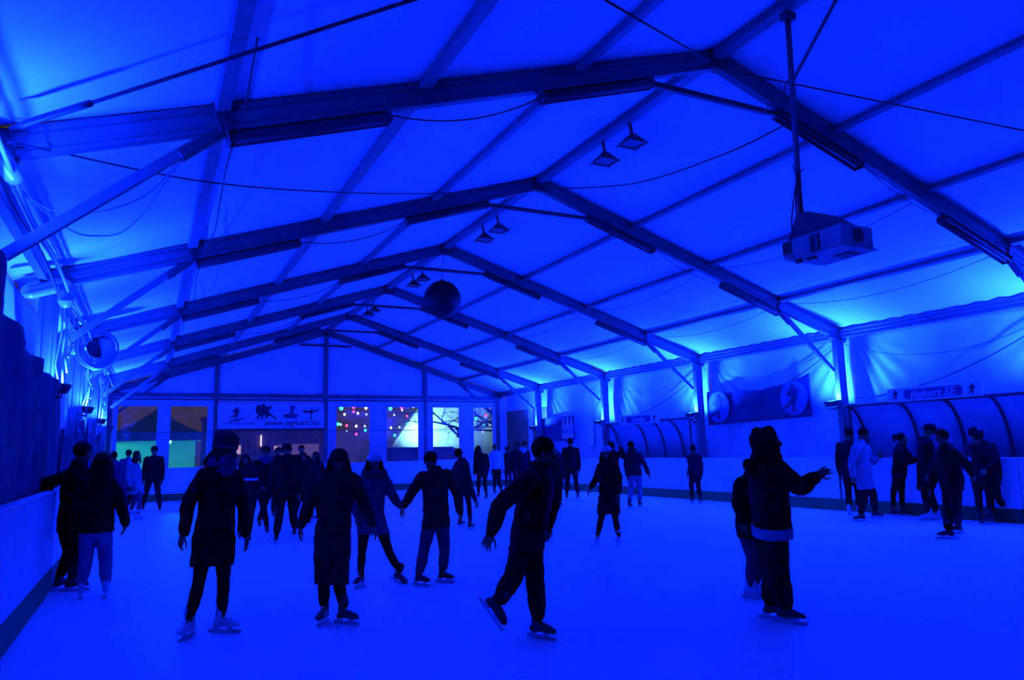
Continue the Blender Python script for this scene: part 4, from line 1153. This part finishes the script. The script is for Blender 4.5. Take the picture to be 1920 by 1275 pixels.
    def leg_at(sd, t): return j['p' + sd] + (j['k' + sd] - j['p' + sd]) * t if t <= 1 else j['k' + sd] + (j['a' + sd] - j['k' + sd]) * (t - 1)
    if hem > 0:
        tk = hem / .24
        for t in np.linspace(tk, 0.12, 5):
            a_, c_ = leg_at('l', t), leg_at('r', t); df = c_ - a_
            w = abs(df @ sx) / 2 + (.058 - .008 * t) * H * b; d = abs(df @ fx) / 2 + (.066 - .004 * t) * H * b
            rings.append(ring((a_ + c_) / 2, sx, unit(f), max(w, .075 * H * b), max(d, .068 * H * b), 22, 2.4))
    else:
        rings.append(ring(pc - u * hem * H, sx, fx, .092 * H * b, .075 * H * b, 22, 2.4))
    for t, w, d in ((.05, .096, .078), (.22, .092, .076), (.40, .089, .074), (.60, .096, .077), (.78, None, .074), (.90, None, .064), (.985, None, .050), (1.07, .044, .044)):
        if t * L < -hem * H + .02: continue
        wv = w * H * b if w else {.78: min(shw * .98, .11 * H * b), .90: shw * .93, .985: shw * .62}[t]
        rings.append(ring(pc + u * L * t, sx, fx, wv, d * H * b, 22, 2.4))
    C_.add(rings_geo(rings))
    for sd in 'lr':
        S_, E_, W_ = j['s' + sd], j['e' + sd], j['w' + sd]
        fd = unit(W_ - E_)
        limb(C_, [S_ + (nk - S_) * .18 - u * .012 * H, S_ - u * .008 * H, (S_ + E_) / 2, E_, (E_ + W_) / 2, W_ - fd * .008 * H], [.042 * H * b, .043 * H * b, .039 * H * b, .036 * H * b, .033 * H * b, .027 * H * b], 14)
    if hood:
        C_.add(ellipsoid_geo(nk - fx * .045 * H + u * .03 * H, sx * .075 * H, fx * .042 * H, u * .06 * H))
    C_.add(rings_geo([ring(nk + u * h * H + fx * .006 * H, sx, fx, a * H, a * H * .95, 16) for h, a in ((-.02, .058), (.012, .050), (.034, .045))]))
    jk = bake('jacket', C_, vox * 1.1, CM(jacket), root, org, 3, None if dep < 12 else .7, .005)
    if skirt:
        R2 = []
        for t in np.linspace(skirt / .24, 0.1, 5):
            a_, c_ = leg_at('l', t), leg_at('r', t); df = c_ - a_
            R2.append(ring((a_ + c_) / 2, sx, unit(f), abs(df @ sx) / 2 + .07 * H, abs(df @ fx) / 2 + .075 * H, 22))
        v, ff = rings_geo(R2); mesh_obj('skirt', v, ff, CM('char'), root, True, org)
    if belt:
        v, ff = rings_geo([ring(pc + u * h * H, sx, fx, .097 * H * b, .08 * H * b, 22, 2.4) for h in (-.055, -.05, -.005, 0)])
        mesh_obj('shirt_tail', v, ff, CM('pale'), root, True, org)
    if band:
        v, ff = rings_geo([ring(pc + u * L * h, sx, fx, .101 * H * b, .083 * H * b, 22, 2.4) for h in (.50, .505, .585, .59)])
        mesh_obj('jacket_stripe', v, ff, CM('white'), root, True, org)
    if scarf:
        Sc = Acc()
        t = np.linspace(0, 2 * PI, 25)
        for h, rr, tl in ((.012, .056, 0), (.036, .050, .3)):
            pts = [nk + u * (h + .014 * math.sin(a + tl)) * H + sx * rr * H * math.cos(a) + fx * (rr * H * math.sin(a) + .01 * H) for a in t]
            Sc.add(sweep_geo(pts, .021 * H, 10, True))
        Sc.add(ellipsoid_geo(nk + fx * .06 * H - u * .012 * H, sx * .052 * H, fx * .026 * H, u * .034 * H))
        bake('scarf', Sc, vox * 1.2, CM(scarf), root, org, 2, None, .004)
    if fur:
        Fu = Acc(); t = np.linspace(0, 2 * PI, 31)
        pts = [nk + u * (.01 + .02 * math.sin(-a)) * H + sx * .074 * H * math.cos(a) + fx * .062 * H * math.sin(a) for a in t]
        Fu.add(sweep_geo(pts, [.026 * H * (1 + .18 * math.sin(a * 9)) for a in t], 9, True))
        bake('fur_collar', Fu, vox * 1.1, FUR, root, org, 1)
    if backpack:
        Bp = Acc(); Bp.add(rings_geo([ring(pc + u * L * t - fx * .115 * H, sx, fx, a * H, d * H, 16, 3.5) for t, a, d in ((.15, .06, .03), (.2, .075, .048), (.7, .075, .048), (.82, .06, .03))]))
        bake('backpack', Bp, vox * 1.3, CM('black'), root, org, 2)
    # ---------------- hair and headgear
    hm = hairm or HAIR
    sk = hc + hu * .012 * H - hf * .006 * H
    Hh = Acc()
    if hair:
        Hh.add(ellipsoid_geo(sk + hu * .010 * H - hf * .010 * H, hs * .054 * H, hf * .060 * H, hu * .059 * H))
        if hair == 'long':
            Hh.add(rings_geo([ring(sk + hu * a * H - hf * bb * H, hs, hf, w * H, d * H, 14) for a, bb, w, d in ((.03, .012, .046, .045), (-.02, .018, .058, .046), (-.07, .028, .066, .045), (-.12, .045, .074, .040), (-.16, .055, .066, .032), (-.19, .06, .045, .022))]))
            for q in (-1, 1): limb(Hh, [sk + hs * q * .045 * H, sk + hs * q * .056 * H - hu * .06 * H + hf * .01 * H, sk + hs * q * .062 * H - hu * .13 * H + hf * .03 * H], [.018 * H, .022 * H, .014 * H])
        if hair == 'curly':
            for k in range(34):
                rr = random.Random(k + 5); a = rr.uniform(0, 6.28); z = rr.uniform(-.17, .045); w = .056 + .062 * max(0, -z) / .17
                Hh.add(ellipsoid_geo(sk + hu * z * H + hs * math.cos(a) * w * H + hf * (min(math.sin(a), .15) * w - .012) * H, hs * .033 * H, hf * .033 * H, hu * .038 * H, 9, 6))
            Hh.add(rings_geo([ring(sk + hu * a * H - hf * .03 * H, hs, hf, w * H, .05 * H, 14) for a, w in ((.03, .045), (-.05, .088), (-.12, .105), (-.18, .075))]))
        if hair == 'pony':
            limb(Hh, [sk - hf * .055 * H + hu * .03 * H, sk - hf * .085 * H + hu * .025 * H, sk - hf * .09 * H - hu * .04 * H], [.014 * H, .02 * H, .010 * H])
        if hair == 'bun': Hh.add(ellipsoid_geo(sk - hf * .06 * H + hu * .035 * H, hs * .03 * H, hf * .026 * H, hu * .026 * H))
        bake('hair', Hh, vox * 1.1, hm, root, org, 2, None, .003)
    if hat:
        Ht = Acc()
        R3 = [ring(sk + hu * a * H - hf * .004 * H, hs, hf, w * .052 * H, w * .063 * H, 18, 2.1) for a, w in ((.004, .98), (.012, 1.06), (.028, 1.06), (.034, 1.0), (.048, .92), (.060, .72), (.068, .42), (.071, .12))]
        if hat == 'slouch': R3 = R3[:4] + [ring(sk + hu * a * H - hf * bb * H, hs, hf, w * .052 * H, w * .063 * H, 18, 2.1) for a, bb, w in ((.055, .004, 1.07), (.076, .010, .98), (.094, .018, .70), (.102, .022, .28))]
        Ht.add(rings_geo(R3))
        if hat == 'pom': Ht.add(ellipsoid_geo(sk + hu * .082 * H, hs * .022 * H, hf * .022 * H, hu * .020 * H))
        if hat == 'cap': Ht.add(ellipsoid_geo(sk + hu * .016 * H + hf * .075 * H, hs * .038 * H, hf * .038 * H, hu * .006 * H))
        ho = bake('hat', Ht, vox, CM(hatc), root, org, 2)
        if hat in ('slouch', 'beanie'):
            t = np.linspace(0, 2 * PI, 29)
            v, ff = sweep_geo([sk + hu * .016 * H - hf * .004 * H + hs * .053 * H * math.cos(a) + hf * .0645 * H * math.sin(a) for a in t], .0045 * H, 7, False)
            mesh_obj('hat_band', v, ff, CM('scarf' if hat == 'slouch' else hatc), ho, True)
    # ---------------- skates
    sm = BOOTW if skate == 'white' else BOOTB
    for sd in 'lr':
        fb, td, uu = j['f' + sd], j['t' + sd], j['u' + sd]; sid = np.cross(uu, td)
        Bt = Acc()
        zb = .052
        prof = [(-.072, .030, .018), (-.05, .034, .030), (0, .036, .040), (.06, .040, .036), (.115, .041, .028), (.15, .034, .020), (.168, .016, .012)]
        Bt.add(rings_geo([ring(fb + td * x * H / 1.7 + uu * (zb + h * H / 1.7), sid, uu, w * H / 1.7, h * H / 1.7, 14, 2.6) for x, w, h in prof]))
        limb(Bt, [fb + uu * (zb + .03) - td * .02, fb + uu * (zb + .09) * 1.0 - td * .02, j['a' + sd] + uu * .055 * H], [.040 * H / 1.7, .041 * H / 1.7, .046 * H / 1.7])
        bo = bake('ice_skate', Bt, min(vox, .011), sm, root, org, 2, None if dep < 12 else .6)
        x0, x1 = -.125 * H / 1.7, .19 * H / 1.7
        v, ff = extrude_geo([(x0, .012), (x0 + .02, 0), (x1 - .03, 0), (x1, .018), (x1 - .01, .026), (.11, .030), (.11, .054), (.06, .054), (.05, .030), (-.02, .030), (-.03, .054), (-.075, .054), (-.08, .030), (x0, .028)], fb - sid * .004, fb + sid * .004, td, uu)
        fix_normals(mesh_obj('blade', v, ff, BLADE, bo))
        if near:
            for k in range(4):
                c0 = fb + td * (.085 - .028 * k) * H / 1.7 + uu * (zb + .062 + .022 * k) * H / 1.7 + uu * .02
                tube('lace', [c0 - sid * .022, c0 + td * .012 + uu * .006, c0 + sid * .022], .0035, SIGNW if skate == 'black' else STEEL, bo, 5)
    return root

# ---- near skaters
person('woman in dark beanie and pale scarf gliding at front left in white skates', (388, 1190), 812, 20, jacket='black', hem=.17, legs='black', legw=.82, skate='white', hat='slouch', hatc='hat', hair='long', hairm=HAIRB, scarf='scarf', hood=True, headyaw=35, nod=8,
       hd=(424, 848), nk=(414, 877), sl=(378, 882), sr=(446, 886), el=(354, 940), wl=(345, 1000), hl=(333, 1030), er=(457, 950), wr=(461, 1002), hr=(464, 1024), hp=(402, 998), kl=(374, 1085), kr=(419, 1087), fl=(354, 1195), fr=(415, 1186), toes=(-25, 60))
person('woman in long dark coat and beanie with long loose hair at centre front', (622, 1168), 834, 5, jacket='char', hem=.255, legs='black', legw=.9, skate='black', hat='beanie', hatc='black', hair='long', hairm=HAIRB, headyaw=-5, nod=12, bulk=1.05,
       hd=(635, 868), sl=(605, 893), sr=(668, 890), el=(580, 944), wl=(564, 986), hl=(559, 1018), er=(684, 946), wr=(699, 984), hr=(706, 1003), hp=(624, 1000), kl=(607, 1090), kr=(636, 1092), fl=(607, 1168), fr=(645, 1170), toes=(-20, 50))
person('woman in white knit hat and grey quilted jacket holding a man by the hand', (707, 1097), 845, 5, jacket='grey', hem=.12, legs='black', legw=.85, skate='black', hat='beanie', hatc='white', hair='long', hairm=HAIR, fur=True, nod=10,
       hd=(702, 868), sl=(678, 892), sr=(726, 892), er=(738, 933), wr=(751, 950), hr=(760, 968), el=(664, 930), wl=(668, 968), hp=(697, 972), kl=(679, 1030), kr=(728, 1030), fl=(676, 1100), fr=(744, 1093), toes=(-25, 45), tpr=20)
person('man in dark jacket and blue jeans holding hands on the right of white hat', (813, 1096), 846, 25, jacket='navy', hem=.06, legs='jeans', legw=1.12, skate='black', hair='short', nod=35, headyaw=-20, bulk=1.08,
       hd=(807, 866), nk=(815, 882), sl=(786, 888), sr=(845, 884), el=(771, 925), wl=(756, 950), hl=(750, 966), er=(857, 925), wr=(863, 962), hr=(861, 985), hp=(818, 975), kl=(795, 1030), kr=(833, 1030), fl=(787, 1098), fr=(831, 1092), toes=(50, 55))
person('man in dark coat striding to the right with one skate lifted behind', (1008, 1196), 824, 78, H=1.78, jacket='black', hem=.07, legs='black', legw=1.2, skate='black', hair='short', headyaw=5, nod=15, bulk=1.12,
       hd=(1022, 850), nk=(1012, 878), sl=(985, 890, .12), sr=(1034, 884), el=(938, 948, .2), wl=(921, 998, .25), hl=(911, 1022), er=(1036, 940), wr=(1028, 985), hp=(990, 1010), kl=(962, 1082, .1), kr=(1003, 1085, .1), fl=(914, 1147, .12), tpl=48, fr=(1010, 1196), toes=(62, 52))
person('woman with long curly hair and dark jacket pointing right with raised arm', (1470, 1168), 798, 112, jacket='black', hem=.0, legs='black', legw=1.55, skate='black', hair='curly', headyaw=0, bulk=1.2, belt=True,
       hd=(1443, 830), sl=(1418, 868, .12), sr=(1462, 868), el=(1420, 940, .15), wl=(1440, 960, .25), er=(1500, 914), wr=(1530, 893), hr=(1552, 880), hp=(1447, 985), kl=(1450, 1075, .05), kr=(1458, 1075), fl=(1448, 1160), fr=(1474, 1168), toes=(80, 75))
person('smaller skater in white skates half hidden behind the curly haired woman', (1412, 1120), 842, 60, H=1.52, jacket='black', hem=.1, legs='jeans', legw=.95, skate='white', hair='short',
       hp=(1402, 985), nk=(1410, 888), hd=(1426, 866), sl=(1384, 900), sr=(1418, 900), el=(1382, 945), wl=(1392, 980), fl=(1408, 1122), fr=(1422, 1116))
person('man in dark jacket leaning his elbow on the left boards', (124, 1107), 827, 150, jacket='black', hem=.06, legs='black', legw=1.1, skate='black', hair='short', bulk=1.08, headyaw=-30,
       hd=(158, 848), nk=(148, 872), sl=(120, 886), sr=(172, 884), el=(88, 905), wl=(92, 924), hl=(80, 927), er=(185, 930), wr=(184, 965), hp=(138, 985), kl=(130, 1035), kr=(146, 1040), fl=(112, 1106), fr=(135, 1108), toes=(120, 80))
person('woman in beanie tinted by green backlight, dark jacket and pale jeans seen from behind', (174, 1120), 848, 180, jacket='black', hem=.03, legs='ljeans', legw=1.15, skate='white', hat='beanie', hatc='greenlit', hair='long', bulk=1.2,
       hd=(192, 868), sl=(160, 898), sr=(212, 898), el=(150, 945), wl=(156, 985), er=(226, 940), wr=(236, 982), hr=(232, 997), hp=(180, 990), kl=(161, 1050), kr=(198, 1050), fl=(151, 1121), fr=(197, 1118))

# ---- middle distance, centre and right
person('woman in white hat and black coat skating alone in mid rink', (1141, 1021), 832, -15, jacket='black', hem=.19, legs='black', legw=.85, skate='white', hat='beanie', hatc='white', hair='long', bulk=1.05,
       hd=(1137, 850), sl=(1124, 870), sr=(1155, 868), el=(1119, 895), wl=(1108, 914), hl=(1103, 922), er=(1160, 895), wr=(1160, 925), hp=(1142, 930), kl=(1127, 972), kr=(1154, 972), fl=(1121, 1021), fr=(1161, 1022))
person('skater in dark skirt trailing an arm behind the hand holding man', (874, 992), 840, 150, jacket='navy', hem=.02, legs='black', legw=.85, skate='black', hair='short', skirt=.14,
       hd=(861, 852), sl=(856, 866), sr=(875, 864), er=(882, 912), wr=(892, 940), hp=(866, 906), fl=(864, 986), fr=(882, 993))
person('skater in dark fur hooded coat just behind the striding man', (1045, 950), 836, 10, jacket='black', hem=.2, legs='black', skate='black', hair='short', fur=True, hood=True, bulk=1.15, hd=(1040, 850))
person('man in pale jeans and dark hooded jacket gliding away at right of white hat woman', (1191, 952), 826, 160, jacket='navy', hem=.05, legs='ljeans', legw=1.1, skate='black', hair='short', hood=True, bulk=1.1,
       hd=(1184, 836), sl=(1174, 852), sr=(1201, 850), er=(1209, 872), wr=(1216, 888), hp=(1190, 886), fl=(1181, 953), fr=(1200, 951))
person('dark haired skater with hand to head behind the white hat woman', (1152, 962), 826, 170, jacket='black', hem=.12, legs='black', hair='bun', hd=(1146, 838), er=(1172, 858), wr=(1163, 838))
person('man in dark jacket standing with legs apart near the price board', (1073, 936), 822, 180, jacket='black', hem=.06, legs='black', legw=1.05, hair='short', bulk=1.05, fl=(1063, 936), fr=(1084, 936), hat='beanie', hatc='black')
person('child in dark hat standing by the right boards', (1306, 944), 835, 200, jacket='navy', hem=.02, legs='black', legw=1.1, hair='short', hat='pom', hatc='black', bulk=.95, child=True, hd=(1299, 843), wl=(1290, 888), el=(1294, 872), fl=(1298, 944), fr=(1314, 944))
person('man in pale grey coat talking by the right boards', (1627, 976), 803, 70, jacket='pale', hem=.17, legs='black', legw=1.15, skate='black', hair='short', nod=25, bulk=1.12,
       hd=(1620, 815), nk=(1612, 830), sl=(1601, 838, .1), sr=(1626, 836), el=(1597, 868, .1), wl=(1599, 892, .1), hl=(1599, 904), er=(1634, 866), wr=(1645, 860), hr=(1650, 852), hp=(1618, 890), fl=(1616, 978), fr=(1642, 972), toes=(-60, 60))
person('dark haired skater mostly hidden behind the pale grey coat', (1603, 966), 804, 170, jacket='char', hem=.1, legs='black', skate='white', hair='short', hd=(1592, 812))
person('woman in black with a ponytail standing by the right boards', (1687, 971), 812, 75, jacket='black', hem=.05, legs='black', legw=.85, hair='pony', bulk=1.05,
       hd=(1692, 823), nk=(1690, 836), sl=(1682, 845, .1), sr=(1700, 845), el=(1700, 866, .1), wl=(1718, 860, .12), er=(1710, 864), wr=(1722, 858), hp=(1686, 890), kl=(1675, 926), kr=(1691, 928), fl=(1676, 968), fr=(1693, 967), toes=(60, 80))
person('man in dark cap and white skates facing left in the right group', (1750, 976), 796, -70, jacket='black', hem=.06, legs='black', legw=.95, skate='white', hat='cap', hatc='black', hair='short', hd=(1742, 808), wl=(1724, 905), el=(1726, 872), fl=(1743, 976), fr=(1758, 975))
person('large man in black bending forward with one hand held back at right', (1785, 1007), 804, -60, H=1.76, jacket='black', hem=.08, legs='black', legw=1.25, skate='black', hair='short', bulk=1.2, nod=15,
       hd=(1765, 820), nk=(1774, 838), sl=(1760, 850, -.1), sr=(1794, 846, .1), el=(1752, 890), wl=(1745, 915), er=(1810, 868, .1), wr=(1822, 888, .1), hr=(1826, 896), hp=(1785, 905), kl=(1778, 950), kr=(1792, 950), fl=(1780, 1010), fr=(1797, 1000), toes=(-70, -60))
person('woman leaning forward and holding the hand of the large man', (1866, 982), 808, -70, H=1.68, jacket='black', hem=.03, legs='black', legw=.95, skate='black', hair='bun', bulk=1.05, nod=20,
       hd=(1832, 822), nk=(1845, 832), sl=(1842, 842, .1), sr=(1858, 840), el=(1836, 872, .1), wl=(1827, 888, .1), hl=(1824, 896), er=(1862, 868), wr=(1850, 880), hp=(1857, 895), kl=(1856, 932), kr=(1872, 935), fl=(1858, 984), fr=(1893, 972), toes=(-70, -60))
person('skater in charcoal glimpsed behind the leaning woman', (1850, 981), 803, 170, jacket='char', hem=.1, legs='char', hair='short', hd=(1826, 814), nk=(1840, 832), wl=(1846, 880), el=(1844, 860))

# ---- far skaters
far = 'far skaters'
person('dark clad skater leaning left in front of the farthest right window', (905, 935), 835, 200, jacket='black', hem=.12, legs='black', hair='long', bulk=1.1, group=far, hd=(896, 843), nk=(902, 852), fl=(897, 934), fr=(912, 936))
person('skater in white jacket and black trousers by the far boards', (932, 926), 832, 20, jacket='white', hem=.03, legs='black', hair='short', bulk=1.1, group=far, hd=(929, 840), kr=(936, 905), fr=(940, 924))
person('small dark skater with wide hat at the far right corner', (953, 920), 838, 30, jacket='black', hem=.1, legs='black', legw=.8, hat='beanie', hatc='black', hair='short', group=far)
person('skater with white hood looking down behind the striding man, left one', (982, 934), 828, 20, jacket='navy', hem=.12, legs='black', hair='short', scarf='white', group=far, hd=(984, 835))
person('dark haired skater at the shoulder of the white hooded one', (972, 930), 829, -20, jacket='navy', hem=.12, legs='black', hair='short', group=far)
person('man in black jacket standing astride before the left windows', (284, 958), 838, 0, jacket='black', hem=.05, legs='black', legw=1.1, hat='beanie', hatc='black', hair='short', bulk=1.1, group=far, fl=(268, 958), fr=(299, 959))
person('woman in pale coat and white skates bending at the far left', (252, 972), 842, 60, H=1.62, jacket='pale', hem=.15, legs='jeans', skate='white', hair='long', hood=True, bulk=1.1, group=far, hd=(258, 854), nk=(250, 868), fl=(246, 966), fr=(258, 978))
person('skater in purple jacket next to the beanie tinted by green backlight, far left', (224, 966), 846, 170, jacket='purple', hem=.12, legs='jeans', skate='white', hair='short', bulk=1.1, group=far, hd=(214, 855), nk=(216, 868))
person('dark haired skater between purple jacket and pale coat', (236, 950), 844, 180, jacket='purple', hem=.1, legs='black', hair='short', group=far)
person('woman with white chest stripe beside the front woman', (464, 1012), 850, 5, jacket='char', hem=.1, legs='black', legw=.9, hair='long', band=True, group=far, hd=(460, 864), er=(474, 905), wr=(488, 912), hr=(494, 914), fl=(448, 1012), fr=(466, 1018))
person('man in peaked cap and scarf skating toward the viewer', (494, 1000), 838, 5, jacket='black', hem=.14, legs='black', hat='cap', hatc='black', hair='short', scarf='scarf', bulk=1.08, group=far, fl=(500, 1002), fr=(486, 990))
person('tall man in dark beanie in front of the entrance', (535, 1016), 827, -5, jacket='black', hem=.1, legs='black', legw=1.15, hat='beanie', hatc='black', hair='short', bulk=1.25, group=far, hd=(537, 846), fl=(518, 1018), fr=(552, 1006), kl=(524, 962))
person('girl with glasses behind the tall man in the beanie', (572, 985), 848, 0, jacket='char', hem=.12, legs='black', hair='long', group=far, fl=(548, 988), hd=(568, 858))
person('dark haired woman at right of the entrance group', (590, 975), 848, -30, jacket='char', hem=.14, legs='black', hair='long', group=far)
person('tall skater glimpsed between the entrance group heads', (563, 955), 836, 0, jacket='char', hem=.1, legs='black', hair='short', group=far)
person('short haired skater left of the tall man in the beanie', (519, 970), 840, 10, jacket='black', hem=.1, legs='black', hair='short', group=far)

finish_bakes()
